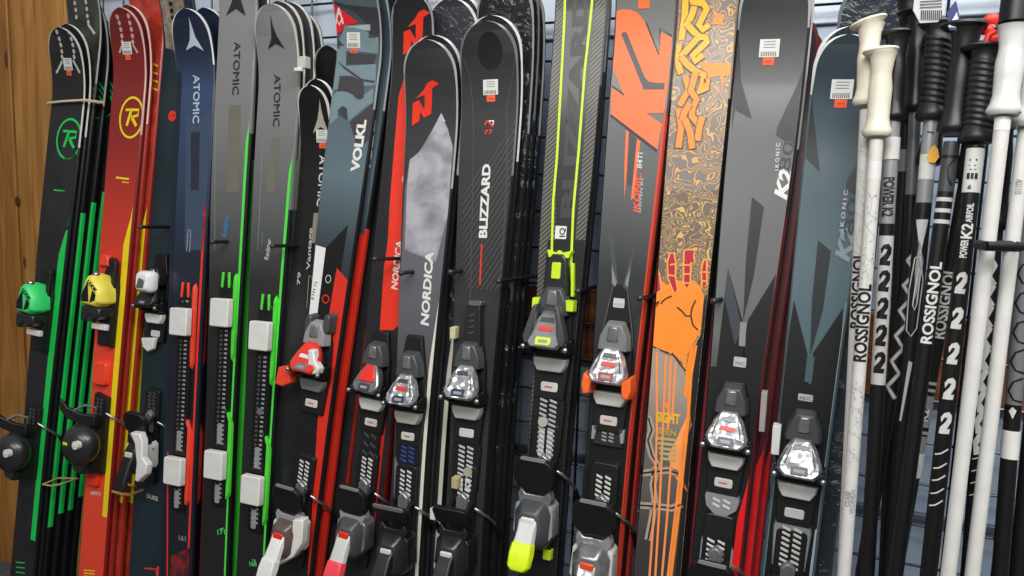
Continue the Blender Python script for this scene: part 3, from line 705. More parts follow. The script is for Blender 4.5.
for i, (dy, dx, dL) in enumerate(((.038, .008, .12), (.066, .014, .06), (.096, .022, .02))):
    k = Ski('wrapped dark red ski with yellow edge stripe, %s behind the yellow-logo red ski' % ORD[i], None, None, 0, 0, 0, wr, DRED, rim=M('#b05a50', .3), like=s2, off=(dx, dy), dL=dL)
    k.strip(YELLOW, .45, 1.0, 205-14*i, 500, 1, .1)
    for q in range(4): k.line(YELLOW, [(150+i*10, 63+q*8+i*2), (158+i*10, 66+q*8)], .005)
    k.build()
band('rubber_band', 'tan rubber band round the wrapped dark red skis, right of the red ski tip', [(148, 87), (158, 88.5), (166, 90)], M('#c9a77a', .5), .003, ski=k)
band('rubber_band', 'thin tan rubber band low on the green-edged skis, below the black heel piece', [(44, 484), (53, 485.5), (61, 484)], M('#b9a46a', .55), .0025, ski=s1)
band('rubber_band', 'tan rubber band low on the wrapped red skis, left of the dark teal ski', [(114, 491), (123, 493.5), (131, 494.5)], M('#b58a52', .55), .004, ski=s2)
# 3 dark teal ski half hidden
s3 = Ski('dark teal ski with black and white binding, between the red stack and the navy ski', (176, 140), (151, 530), -26, 34, 32, cloud_mat('dark_teal_print', '#17282f', '#1f333c', 6), M('#0d1418', .4), y0=YF+.035, rim=M('#2f3d44', .35))
kn = M('#8d8375', .6)
s3.poly(cloud_mat('beige_print', '#6f6557', '#a3988a', 60), [(158, -10), (182, -10), (184, 66), (173, 50), (166, 48), (163, 20)], 1)
for i in range(9): 
    x, p = s3.pix(171+i*.9, 4+i*7); s3.poly(DBLACK, ell(x, p, .007, .006, 8), 2, True)
x, p = s3.pix(172.5, 116); s3.poly(M('#f03a22', .4), ell(x, p, .014, .014, 18), 2, True); s3.line(M('#8f1d12', .4), [(170, 118), (172, 114), (174, 117), (175, 114)], .0025, 3)
s3.text(LGREY, 'DUKE', (147, 497.5), (158, 501), 4)
for i in range(3): s3.line(M('#e0402c', .4), [(144+3*i, 568), (150+3*i, 569.5)], .003)
x, p = s3.pix(159, 572); s3.poly(M('#e0402c', .4), ell(x, p, .012, .016, 14), 1, True)
s3.build()
toe(s3, (152, 296), BLACK, DBLACK, WHITE, None, None, DBLACK, 1.0, back=.12, sc=.92)
mb = MB(); x, p = s3.pix(150, 281, .07); T = s3.t; mb.loft([[(x+a*f, p+b_*f, T+h) for a, b_ in rrect(-.026, .026, -.03, .026, .012)] for f, h in ((.9, .05), (1, .062), (.95, .074), (.7, .084))], M('#e9e9ea', .25)); mb.build('white_toe_cap', s3.root, .003)
mb = MB(); mb.slab([(x-.014, p-.018), (x+.01, p-.018), (x+.014, p+.004), (x-.006, p+.008)], T+.084, T+.087, STEEL, .9); mb.build('toe_cap_window', s3.root, .001)
mb = MB(); x, p = s3.pix(154, 342); mb.slab([(x-.028, p+.01), (x+.026, p+.016), (x+.02, p-.016), (x, p-.026), (x-.02, p-.014)], T+.01, T+.02, WHITE, .9); mb.build('white_plate', s3.root, .002)
heel(s3, (142, 452), BLACK, BLACK, DBLACK, None, DBLACK, None, BLACK, DGREY, sc=.95, padup=.075, sides=WHITE)
mb = MB(); T = s3.t; pts = [s3.pix(u, v, .05) for u, v in ((142, 429), (152, 430), (155, 438), (155, 455), (160, 462), (158, 472), (150, 480), (147, 478), (149, 460), (147, 440))]
mb.slab(pts, T+.055, T+.075, WHITE, .95); mb.build('white_lever', s3.root, .003)
# 4 navy, the light on its upper part painted into the fade
nav = fade_mat('navy_print_lit_top', [(0, '#131a26'), (.55, '#181c28'), (.68, '#1d2535'), (.8, '#2c3e58'), (.92, '#33486a'), (.97, '#1f2c44'), (1, '#18233a')], 0, 1.75, .35, .4)
s4 = Ski('navy race ski with a pale arrowhead logo and white binding covers', (197, 100), (181, 500), 7, 38, 32, nav, M('#191f2c', .4), rim=M('#d6d8dc', .3), rimlen=.14, side2=M('#27344a', .35), len2=.52)
s4.strip(M('#e8392c', .4), .82, 1.0, 195, 600, 1, .03); s4.strip(M('#1a2231', .4), -1, -.72, 70, 600, 1)
s4.poly(M('#3d4d64', .4), [(186, 105), (197, 128), (212, 106), (208, 190), (203, 250), (185, 250)], 1)
s4.poly(M('#272e3c', .4), [(191, 132), (200, 132), (199, 190), (191, 190)], 2)
arrow(s4, M('#b9c6d4', .35), [(189, 17), (192.3, 27), (195.5, 37), (204, 51), (194.8, 45.5), (186.3, 50.5), (190, 40), (190, 28)])
[s4.text(M('#b4c2d0', .4), 'ATOMIC', (193+q*.5, 75+q*.4), (192.8+q*.5, 123.3+q*.4), 6.2, 2+q*.2) for q in (0, 1)]
s4.line(LGREY, [(188.5, 230), (191, 230), (190, 252), (187, 251), (188.5, 230)], .0012, 3)
s4.text(M('#8c8f99', .4), '161', (179, 540), (186, 541), 5)
s4.line(M('#d9372b', .4), [(168, 452), (167.5, 576)], .005, 2)
s4.poly(cloud_mat('red_flame', '#1a1c28', '#8d2622', 40), [(171, 556), (190, 548), (192, 580), (170, 580)], 1)
s4.build(); race_plate(s4, (181.5, 322), (176.5, 471), M('#ef4a33', .35))
k = Ski('second navy race ski with white covers, close behind the first navy one', None, None, 0, 0, 0, nav, M('#191f2c', .4), rim=M('#d8d8d6', .3), rimlen=.14, side2=M('#27344a', .35), len2=.5, like=s4, off=(.014, .045), dL=.012)
k.strip(M('#b52a20', .4), .5, 1.0, 275, 600, 1); k.build(); race_plate(k, (186, 321), (182, 470), M('#ef4a33', .35))
# 5, 6 grey
def greyski(label, c1, c2, tipv, w1, w2, lines, arr, at_, plates, num, blue):
    gm = fade_mat('grey_print', [(0, '#17181b'), (.50, '#1e1f21'), (.64, '#2b2c2d'), (.72, '#57595a'), (.86, '#7a7c7c'), (1, '#838585')], 0, 1.8, .4, .25)
    k = Ski(label, c1, c2, tipv, w1, w2, gm, M('#15171a', .4), rim=M('#b9bbb6', .3), rimlen=.13, side2=M('#6d6f6c', .35), len2=.5)
    k.strip(M('#52e04a', .35), .8, 1.0, *lines, 1, .05)
    k.poly(M('#6f6c62', .5), blue['pan'], 1); 
    arrow(k, M('#26272a', .4), arr); [k.text(M('#2a2c2f', .4), 'ATOMIC', (at_[0][0]+q*.5, at_[0][1]+q*.4), (at_[1][0]+q*.5, at_[1][1]+q*.4), at_[2], 2+q*.2) for q in (0, 1)]
    k.line(M('#9b9f98', .4), blue['ln'], .0012, 2)
    k.text(M(blue['c'], .4), blue['t'], *blue['at'])
    k.line(M('#2a9c4c', .4), blue['g'], .0022, 2)
    k.text(M('#58d860', .4), num[0], *num[1]); k.line(M('#58d860', .4), num[2], .002, 2)
    k.build(); race_plate(k, *plates, M('#4fd93c', .35)); return k
s5 = greyski('long grey ski with white binding covers, its dark arrowhead cut by the frame top', (236, 100), (220, 500), -70, 38, 28, (120, 600),
    [(236, -22), (239, -8), (242, 3), (246, 16), (236, 9), (226, 16), (232, 2), (234, -8)], ((234.2, 42), (232.2, 95), 6.3), ((223, 313), (218, 465)),
    ('171', ((218, 534.5), (225.5, 534), 5), [(220, 529), (224, 528)]), dict(pan=[(229, 105), (241, 105), (239, 192), (227, 192)], ln=[(216, 110), (215, 250)], c='#3f83bd', t='Redster', at=((226.5, 237), (229, 215), 4.5), g=[(220, 192), (219, 208)]))
s6 = greyski('grey ski with a dark arrowhead below its visible rounded tip, white binding covers', (279.5, 100), (258, 500), 2, 41, 30, (150, 600),
    [(270.5, 14), (273, 26), (277, 36), (285, 49), (276, 44), (268, 49.5), (271.5, 38), (271, 26)], ((273.8, 74.5), (273, 126.5), 6.3), ((260.5, 336), (255, 490)),
    ('168', ((250, 566), (257, 566), 5), [(252, 560), (256, 560)]), dict(pan=[(272, 138), (280, 138), (275, 192), (266, 192)], ln=[(263, 140), (258, 250)], c='#b4b8b6', t='Redster', at=((268.5, 260), (271.5, 239), 4.2), g=[(263, 232), (262, 245)]))
x, p = s6.pix(263, 411); mb = MB(); mb.slab(ell(x, p, .009, .009, 16), s6.t, s6.t+.012, M('#6a6c6c', .3), .9); mb.build('round_screw', s6.root)
gs = BLACK; g2 = M('#3a3b3c', .4)
for b_, nm, offs in ((s5, 'first grey ski with white covers', ((.004, .036, .0),)), (s6, 'second grey ski with white covers', ((.002, .0155, .012), (.010, .042, .016), (.018, .068, .0)))):
    for i, (dx, dy, dL) in enumerate(offs):
        k = Ski('dark ski with thin green edge, %s behind the %s' % (ORD[i], nm), None, None, 0, 0, 0, g2, gs if i != 1 else BLACK, rim=M('#c3c4bf', .25), like=b_, off=(dx, dy), dL=dL, curl=.85, rimlen=.2, side2=M('#4b4c4b', .35), len2=.5)
        k.strip(M('#3fce3c', .35), .55, 1.0, 160, 600, 1); k.build()
c_ = at(303, 63, YF+.03); m_ = MB(); m_.loft([[(x_, y_, z_) for x_, y_ in ((-.012, -.006), (.012, -.008), (.012, .012), (-.012, .012))] for z_ in (-.012, .008, .014)], M('#c9c8bd', .25, coat=.6)); m_.slab(rrect(-.016, .004, -.014, .0, .003), -.02, -.012, M('#e4e3dc', .25)); o_ = m_.build('plastic_clip', None, .001); o_.location = c_; tag(o_, 'small clear plastic clip on the rims beside the rounded grey ski tip', 'clip')
# 7 short black skis
bp = M('#141416', .35, coat=.3)
s7 = Ski('short black ski with a pale arrowhead, tucked left of the blue-grey ski', (320, 130), (294, 440), 84, 32, 28, fade_mat('black_fade', [(0, '#161718'), (.55, '#1b1c1d'), (.72, '#2d2e2f'), (.8, '#161617'), (1, '#121213')], 0, 1.5), BLACK, y0=YF+.02, rim=M('#c9c9c4', .3))
arrow(s7, M('#a9a79d', .4), [(319.8, 99), (321.5, 110), (324, 120), (328, 131), (320.5, 127), (313, 133.5), (317.5, 120), (319, 110)])
[s7.text(M('#cfcfca', .4), 'ATOMIC', (319.6+q*.5, 155+q*.4), (316.8+q*.5, 206+q*.4), 6.2, 2+q*.2) for q in (0, 1)]
s7.poly(M('#8d8a72', .5), [(314, 213), (319.5, 213), (317, 243), (311, 243)], 1); s7.text(M('#b9bcbc', .4), 'Vantage', (310, 270), (312.5, 228), 3.6)
s7.line(M('#aeb1b0', .4), [(309, 276), (312, 276), (310, 308), (307, 308), (309, 276)], .0012, 2); s7.text(M('#b9bcbc', .4), '79', (300, 285), (301, 272), 3)
s7.build(); s7.sticker((322.5, 136), .032)
k = Ski('black partner ski right behind the short black arrowhead ski', None, None, 0, 0, 0, bp, BLACK, rim=M('#d8d8d2', .3), like=s7, off=(0, .0155), dL=.018, curl=.9); k.build()
k = Ski('taller plain black ski behind the short black arrowhead ski', None, None, 0, 0, 0, bp, BLACK, rim=M('#9a9b9c', .3), like=s7, off=(.004, .04), dL=.1, curl=.9); k.build()
# 8 blue-grey and red
TE = M('#71868d', .4, coat=.3); TD = M('#3b3a3e', .4, coat=.3); TM = M('#54646b', .4, coat=.3)
s8 = Ski('blue-grey ski with large printed letters and a red triangle, red and white binding', (355, 100), (309, 480), -40, 45, 33, fade_mat('bluegrey_print', [(0, '#121214'), (.62, '#17181a'), (.70, '#39454b'), (.78, '#5d7079'), (1, '#3e4a52')], 0, 1.8), BLACK, rim=M('#8f9598', .3), curl=1.9)
s8.poly(TD, [(330, -30), (380, -30), (380, 45), (372, 30), (356, 12), (334, 3)], 1)
s8.poly(TM, [(333, 1), (345, 5), (380, 8), (380, -30), (333, -30)], 2)
s8.poly(TD, [(355, 10), (376, 7), (376, 40), (369, 38), (369, 27)], 2)
s8.poly(M('#e2242c', .4), [(333.5, 3), (358.5, 23), (345, 25.5), (342, 31), (333.5, 35)], 3)
for q in ([(339, 8), (335.5, 25)], [(339, 8), (343.5, 24)], [(336, 18), (339.5, 25), (343, 18)], [(337, 14), (341, 14)]): s8.line(WHITE, q, .004, 4)
s8.poly(TE, [(345, 25.5), (370.5, 24), (370.5, 31), (366, 31), (379, 38), (378, 54), (362, 52), (345, 51), (336, 45), (342, 34)], 2)
s8.poly(M('#a3b1b4', .4), [(344, 27), (370.5, 24.5), (370.5, 31), (364, 30), (355, 28)], 3)
s8.poly(TD, [(348, 53), (376, 55), (374, 64), (346, 64)], 3); s8.poly(TD, [(334, 37), (345, 46), (337, 46), (334, 52)], 3)
s8.poly(TE, [(333, 50), (346, 47), (346, 66), (376, 64), (376, 85), (333, 90)], 2)
s8.line(TD, [(333, 59), (345, 68), (362, 80), (375, 82)], .005, 4); s8.poly(TD, [(340, 76), (352, 76), (364, 82), (364, 98), (360, 100), (350, 92), (338, 91)], 4)
s8.poly(TE, [(331, 97), (337, 92), (345, 91), (353, 95), (357, 100), (374, 88), (373, 103), (366, 107), (354, 117), (349, 122), (347, 108), (343, 106), (338, 110), (338, 118), (330, 125)], 3)
s8.poly(TD, [(339, 110), (343, 106), (347, 109), (347, 120), (339, 114)], 4); s8.poly(TD, [(350, 122), (375, 102), (371, 140), (358, 150)], 3)
s8.text(WHITE, 'VOLKL', (359, 172.5), (366.5, 120), 8.6, 4, 0, .05)
s8.poly(M('#e6e6e4', .4), [(316, 245), (326, 248), (317, 318), (309, 318)], 2); s8.poly(M('#141416', .4), [(326, 248), (348, 225), (334, 318), (316, 322)], 1)
s8.poly(RED, [(337, 268), (348, 280), (330, 420), (318, 420), (330, 310)], 3); s8.poly(RED, [(318, 420), (330, 420), (317, 576), (308, 576)], 3)
x, p = s8.pix(326, 299); s8.line(M('#d8301f', .4), [*ell(x, p, .009, .009, 14)]+[ell(x, p, .009, .009, 14)[0]], .003, 4, True)
x, p = s8.pix(328.5, 279); s8.line(LGREY, [*ell(x, p, .007, .009, 12)]+[ell(x, p, .007, .009, 12)[0]], .002, 4, True)
s8.text(M('#55585c', .4), 'RTM 75', (314, 300), (318, 282), 3, 4)
s8.build(); s8.sticker((354, 40), .036)
toe(s8, (301, 356), M('#d9332a', .3, coat=.4), GREY, M('#6d6f72', .4), WHITE, None, BLACK, 1.05, back=.09, win=STEEL)
T = s8.t; mb = MB(); pts = [s8.pix(u, v, .06) for u, v in ((312, 348), (318, 349), (319, 360), (324, 368), (322, 374), (313, 375), (307, 370), (312, 362))]; mb.slab(pts, T+.042, T+.062, WHITE, .92); mb.build('white_wing', s8.root, .003)
mb = MB(); pts = [s8.pix(u, v, .05) for u, v in ((280, 366), (300, 363), (299, 371), (292, 373), (293, 383), (284, 387), (276, 384))]; mb.slab(pts, T+.02, T+.045, M('#ee4b2f', .35), .92); mb.build('red_base_frame', s8.root, .003)
for uu in (316, 334):
    mb = MB(); x, p = s8.pix(uu, 322); mb.slab(rrect(x-.01, x+.01, p-.03, p+.022, .009), T, T+.03, DGREY, .8); mb.build('grey_prong', s8.root, .003)
heel(s8, (282, 528), M('#5a4a4a', .3, coat=.3), GREY, WHITE, WHITE, DBLACK, GREY, BLACK, LGREY, sides=WHITE, mark=RED, wide=False, padup=.074, long=.85)
mb = MB(); pts = [s8.pix(u, v, .055) for u, v in ((298, 516), (309, 516), (308, 540), (299, 555), (282, 565), (277, 560), (292, 546), (297, 535))]; mb.slab(pts, T+.04, T+.06, M('#dcdcd6', .35), .93); mb.build('white_heel_frame', s8.root, .003)
for i, (dx, dy, dL) in enumerate(((.006, .0305, -.0), (.03, .06, -.08), (.038, .085, -.03))):
    k = Ski('black and red edged ski, %s behind the blue-grey ski' % ORD[i], None, None, 0, 0, 0, SATIN if i else s8.top, M('#16171a', .4), rim=M('#7d6468', .3) if i else M('#9aa0a3', .3), like=s8, off=(dx, dy), dL=dL, curl=1.9 if i == 0 else 1, edge=(RED if i == 0 else M('#b5302a', .4), .1, s8.row(236)))
    if i == 0: k.text(WHITE, 'VOLKL', (370, 172.5), (375.5, 120), 7, 4, 0, .05)
    k.strip(RED if i == 0 else M('#a82a22', .4), .62 if i == 0 else .9, 1, 232, 600, 1); k.build()
# ------------------------------------------------------------------ ski stacks, middle and right
NR = M('#e8361f', .4, coat=.2)
def nlogo(k, m, d=(0, 0), layer=2):
    P = lambda pts: [(u+d[0], v+d[1]) for u, v in pts]
    k.poly(m, P([(416.5, 98.5), (424, 90), (428, 83), (433, 80.5), (439.3, 84), (432.5, 88.5), (431.5, 114), (424.5, 118), (425, 95)]), layer)
    k.poly(m, P([(413, 103), (419, 100.5), (426, 112), (424.5, 118), (420.5, 112), (419.5, 121.5), (412.2, 126)]), layer)
# 9 red ski half hidden
s9 = Ski('bright red ski with a black tip, half hidden behind the pale cloud ski', (415, 60), (367, 520), -9, 42, 36, SATIN, M('#6d1410', .4), y0=YF+.022, rim=M('#8d9296', .3))
s9.poly(SATIN, [(390, -20), (445, -20), (445, 60), (428, 80), (407, 72), (402, 90), (396, 130), (388, 130), (395, 60)], 1)
s9.poly(NR, [(406, 72), (399, 95), (395, 140), (391, 190), (390, 205), (388, 240), (384, 270), (380, 330), (394, 330), (402, 322), (424, 160), (424, 90)], 2); nlogo(s9, NR, (-9, -71), 3)
s9.poly(SATIN, [(376, 330), (402, 330), (382, 600), (345, 600)], 1); pass
s9.line(M('#c9c9c2', .4), [(403, 178), (405, 175), (409, 175), (410, 179), (406, 183), (403, 181), (403, 178)], .004, 3)
s9.text(WHITE, 'NORDICA', (397.3, 290), (402.6, 241), 6.2, 3, .15, .03)
s9.line(M('#c2251a', .4), [(387, 400), (374, 520)], .008, 3)
s9.build()
T_ = toe(s9, (366, 378), M('#8d8f92', .25, .8, vary=.2), DGREY, LGREY, RED, None, BLACK, .9, back=.11, win=M('#3a3c40', .3), sc=.95)
mb = MB(); p = T_; T = s9.t; mb.loft([[(q_*.95, p+c_*.95, T+(.05*.9-c_*.42)*.95+d_) for q_, c_ in ((-.01, .03), (.01, .03), (.02, .008), (.02, -.006), (-.02, -.006), (-.02, .008))] for d_ in (.002, .0085)], M('#dc2a1e', .35)); mb.build('red_cap', s9.root, .002)
heel(s9, (349, 528), DGREY, GREY, LGREY, M('#ee4a5a', .38), DBLACK, GREY, BLACK, LGREY, sides=DCHROME, mark=RED, long=.95, padup=.066)
ladder_m = MB(); x, p = s9.pix(362, 440); ladder(ladder_m, s9, p-.05, p+.04, -.016, .016, s9.t+.009, DGREY, .02, .008); ladder_m.slab(rrect(-.024, .024, p-.08, p+.06), s9.t, s9.t+.009, BLACK, .95); ladder_m.build('ladder_plate', s9.root)
k = Ski('dark ski with red edge lines, behind the half hidden bright red ski', None, None, 0, 0, 0, SATIN, M('#a3221a', .4), rim=M('#9a9da0', .25), like=s9, off=(-.012, .04), dL=-.03, curl=.9); k.build()
# 10 pale cloud ski
s10 = Ski('dark tipped ski with a pale cloudy print and red angular logo, silver toe piece', (434, 100), (410, 500), 38, 53, 35, M('#2f3033', .45), M('#1a1a1d', .4), rim=M('#9fa3a6', .25))
gcl = fade_mat('slate_print', [(0, '#3b3747'), (.5, '#35333c'), (.75, '#5d5c63'), (1, '#6a6970')], 0, 1.5, .45)
s10.poly(gcl, [(403, 600), (395, 380), (402, 250), (405, 190), (411, 152), (420, 152), (430, 150), (462, 150), (452, 230), (444, 300), (430, 600)], 1)
s10.poly(M('#35363a', .45), [(405, 145), (418, 152), (422, 160), (408, 158)], 2)
s10.poly(cloud_mat('cloud_print', '#7f7d87', '#aeacb6', 16, lo=.4, hi=.62), [(441, 114), (448, 129), (453, 147), (448, 215), (436, 262), (405, 250), (407, 190), (410, 160), (419.5, 152), (428, 138), (438, 120)], 3)
s10.poly(M('#b9b7bf', .45), [(441.5, 113), (446, 122), (438, 120)], 4)
s10.poly(M('#4b4a55', .45), [(453, 147), (462, 140), (455, 220), (446, 262), (449, 215)], 2)
nlogo(s10, NR, (0, 0), 4)
s10.text(WHITE, 'NORDICA', (428.5, 326), (433.6, 252), 8, 4, .15, .04)
s10.strip(M('#dedacb', .4), .74, 1.0, 275, 600, 4, .2)
s10.poly(M('#7d7690', .45), [(395, 458), (402, 452), (415, 500), (412, 580), (392, 580)], 3)
s10.build()
toe(s10, (403, 390), CHROME, DGREY, M('#a3a39c', .4), RED, None, BLACK, 1.0, back=.12, sc=.96, lad=.03, ladcol=M('#2b3f86', .35))
mb = MB(); x, p = s10.pix(405, 497); mb.slab([(-.03, p-.05), (.02, p-.05), (.022, p+.03), (-.026, p+.045)], s10.t, s10.t+.008, M('#27407f', .3), .95); ladder(mb, s10, p-.02, p+.03, -.012, .012, s10.t+.008, M('#8f9cc0', .3)); mb.build('blue_plate', s10.root, .001)
heel(s10, (392, 545), SATIN, BLACK, BLACK, None, DBLACK, GREY, BLACK, LGREY, sides=BLACK, wide=True, padup=.07, long=.6, disc=False)
CR = M('#dedacb', .4)
for i, (dx, dy, dL) in enumerate(((.003, .0155, .014), (.020, .05, .10))):
    k = Ski(['dark partner ski with a cream stripe, right behind the pale cloud ski', 'shrink-wrapped dark ski behind the pale cloud ski, its tip standing higher'][i], None, None, 0, 0, 0, SATIN if i == 0 else wrap_mat('wrapped_dark', '#33343c'), BLACK, rim=M('#c9cbcc', .2), like=s10, off=(dx, dy), dL=dL, curl=.9)
    k.strip(CR, .7, 1.0, 280, 600, 2, .2); k.build()
    if i == 1:
        kk = Ski('wrapped partner ski just behind the higher shrink-wrapped dark ski', None, None, 0, 0, 0, SATIN, BLACK, rim=M('#d3d5d6', .2), like=k, off=(.003, .0155), dL=.014, curl=.9); kk.build()
# 11 black with red line
s11 = Ski('wide black ski with a white upright name and thin red line, silver toe piece', (491, 100), (468, 500), 19, 57, 40, M('#2b2b2d', .5), M('#1a1a1c', .4), rim=M('#6f7275', .3))
x, p = s11.pix(490, 51); s11.poly(M('#1e1e20', .4), ell(x, p, .028, .036, 22), 1, True)
s11.poly(wave_mat('diagonal_lines', '#1d1d1f', '#39393b', 34, .55, .5, .35), [(463, 190), (520, 118), (508, 205), (500, 290), (466, 290), (462, 250)], 1)
s11.line(M('#4d4e50', .35), [(464, 60), (470, 75), (474, 140), (470, 320)], .0016, 2); s11.line(M('#4d4e50', .35), [(515, 60), (507, 105), (507, 180), (500, 300)], .0016, 2)
s11.text(WHITE, 'BLIZZARD', (486.7, 238), (490.6, 164), 8, 3, 0, .04)
s11.line(M('#e0351f', .4), [(482, 244), (480, 285)], .0035, 3)
s11.text(M('#e23c22', .4), '77', (484.5, 134.5), (493, 133.5), 4, 3); s11.line(M('#e23c22', .4), [(485, 125), (487, 121), (491, 124), (493, 127)], .004, 3); s11.line(WHITE, [(489, 121), (494, 121), (493, 125)], .003, 3)
s11.build(); s11.sticker((491, 87), .034)
x, p = s11.pix(479, 303); mb = MB(); mb.slab(rrect(x-.016, x+.016, p-.006, p+.005, .003), s11.t, s11.t+.02, STEEL, .9)
mb.slab([(-.018, p-.11), (.018, p-.11), (.024, p-.09), (.018, p), (-.014, p), (-.024, p-.09)], s11.t, s11.t+.018, SATIN, .92); mb.line = None
for i in range(4): mb.slab([(-.006, p-.03-i*.012), (.006, p-.026-i*.012), (.006, p-.022-i*.012), (-.006, p-.026-i*.012)], s11.t+.018, s11.t+.0195, DGREY)
mb.build('front_plate', s11.root, .002)
toe(s11, (465, 383), CHROME, DGREY, M('#a7a8a4', .35), None, None, BLACK, 1.0, back=.10, sc=1.0, lad=.09, ladcol=M('#b9babb', .3))
heel(s11, (452, 548), SATIN, BLACK, BLACK, None, DBLACK, None, BLACK, LGREY, sides=BLACK, wide=True, padup=.07, long=.6, lad=(.09, .13), disc=False)
mb = MB(); x, p = s11.pix(470, 471); mb.slab(ell(x, p, .011, .011, 16), s11.t, s11.t+.012, M('#a39f8f', .35), .9); x, p = s11.pix(470, 483); mb.slab(ell(x, p, .007, .007, 12), s11.t, s11.t+.011, LGREY, .9); mb.slab(ell(x, p, .003, .003, 8), s11.t+.011, s11.t+.012, BLACK, .9); mb.build('round_screw', s11.root)
wb = wrap_mat('wrapped_black', '#1c1d20')
for i, (dx, dy, dL, rimc, cu) in enumerate(((.002, .0155, .016, '#d5d6d2', .9), (.010, .045, .10, '#8f9295', .9), (.014, .063, .12, '#6a6d70', .9), (.018, .088, .10, '#9a9da0', .9))):
    k = Ski('black ski %s behind the wide black ski with the red line' % ['standing close', 'in shrink wrap second', 'in shrink wrap third', 'in shrink wrap last'][i], None, None, 0, 0, 0, wb if i else SATIN, BLACK, rim=M(rimc, .22), like=s11, off=(dx, dy), dL=dL, curl=cu)
    k.line(M('#3d3f42', .3), [(515+i*6, 250), (500+i*6, 480)], .0015, 2)
    k.build()
# 12 lime striped carbon ski
s12 = Ski('black woven-print ski with two lime stripes and lime heel lever', (573.5, 120), (545, 500), -85, 52, 40, wave_mat('weave_print', '#2a2a2a', '#6a675f', 46, .8, .45, .4), M('#17181a', .4), rim=M('#5b5c5e', .3))
s12.poly(SATIN, [(565, -60), (597, -60), (590, 60), (581, 180), (574, 255), (555, 252), (556, 190), (562, 60)], 1)
s12.poly(M('#17181a', .4), [(548, 240), (585, 240), (562, 600), (515, 600)], 2)
LM = M('#c6ea2e', .35)
s12.line(LM, [(565, -40), (565, 8), (561.5, 80), (557, 160), (553.5, 200), (552, 252)], .005, 5); s12.line(LM, [(595, -40), (592, 5), (585, 70), (579, 150), (573.5, 210), (571.5, 260), (568, 300)], .005, 5)
s12.text(M('#3c3c3d', .35), 'BLIZZARD', (574.5, 218), (587.5, -12), 14.5, 3, 0, .05)
x, p = s12.pix(561, 232); s12.poly(WHITE, rrect(x-.012, x+.012, p-.014, p+.012, .002), 4, True); s12.text(DBLACK, 'IQ', (565, 237), (565.3, 228), 5.5, 5)
s12.build()
mb = MB(); T = s12.t; x, p = s12.pix(558, 252, .02); q = s12.pix(552, 305, .02)[1]
mb.slab([(-.034, q-.02), (.034, q-.02), (.028, q+.02), (.02, p-.012), (.012, p), (-.012, p), (-.02, p-.012), (-.028, q+.02)], T, T+.022, SATIN, .9); pl = mb.build('front_plate', s12.root, .002)
mb = MB(); mb.slab([(-.022, p-.012), (-.026, p+.004), (-.006, p-.002), (0, p+.004), (.006, p-.002), (.028, p+.004), (.022, p-.012)], T, T+.016, LM, .95)
m2 = MB(); m2.slab(rrect(-.01, .01, p-.055, p-.02, .003), T+.018, T+.025, LM, .9); m2.build('lime_trim', pl, .001)
mb.build('lime_trim', pl, .001)
for a in (-1, 1): mb = MB(); mb.slab(rrect(a*.034-.01, a*.034+.01, q-.01, q+.014, .003), T+.01, T+.03, LM, .9); mb.build('lime_trim', pl, .001)
mb = MB(); mb.slab([(.03, q+.02), (.036, q+.02), (.031, p-.02), (.026, p-.02)], T, T+.012, LM); mb.build('lime_trim', pl, .001)
toe(s12, (544, 330), DCHROME, DGREY, M('#a9a9a5', .35), RED, None, BLACK, 1.05, back=.09, win=M('#c9e62c', .35), sc=1.05, lad=.1, ladcol=M('#a9abab', .3))
for a in (-1, 1):
    mb = MB(); x, p = s12.pix(545, 330, .05); mb.slab([(a*.016, p+.055), (a*.026, p+.05), (a*.044, p-.012), (a*.04, p-.03), (a*.03, p-.026)], T+.045, T+.07, DGREY, .94); mb.build('toe_side_arm', s12.root, .003)
mb = MB(); x, p = s12.pix(545, 421); mb.slab(ell(x, p, .011, .011, 16), T, T+.014, M('#b0b0a8', .35), .9); mb.build('round_screw', s12.root)
heel(s12, (524, 512), DGREY, DCHROME, LGREY, M('#d6ef1c', .35), DBLACK, GREY, BLACK, LGREY, sides=GREY, padup=.076, mark=WHITE, lad=(.1, .15), sc=1.05, long=.64, wide=True)
for uu in (529, 549): mb = MB(); x, p = s12.pix(uu, 553); mb.slab(rrect(x-.009, x+.009, p-.011, p+.011, .002), T, T+.014, LM, .9); mb.build('lime_trim', s12.root, .001)
k = Ski('black partner ski with a pale edge line, right behind the lime-striped ski', None, None, 0, 0, 0, s12.top, M('#2d2e31', .35), rim=M('#7d7f82', .3), like=s12, off=(.0, .0165), dL=.01, curl=.9); k.poly(M('#131416', .4), [(560, 240), (610, 240), (585, 600), (530, 600)], 1); k.build()
k = Ski('second black ski behind the lime-striped ski', None, None, 0, 0, 0, SATIN, M('#232427', .35), rim=M('#4f5154', .3), like=s12, off=(-.006, .045), dL=.01, curl=.9); k.build()
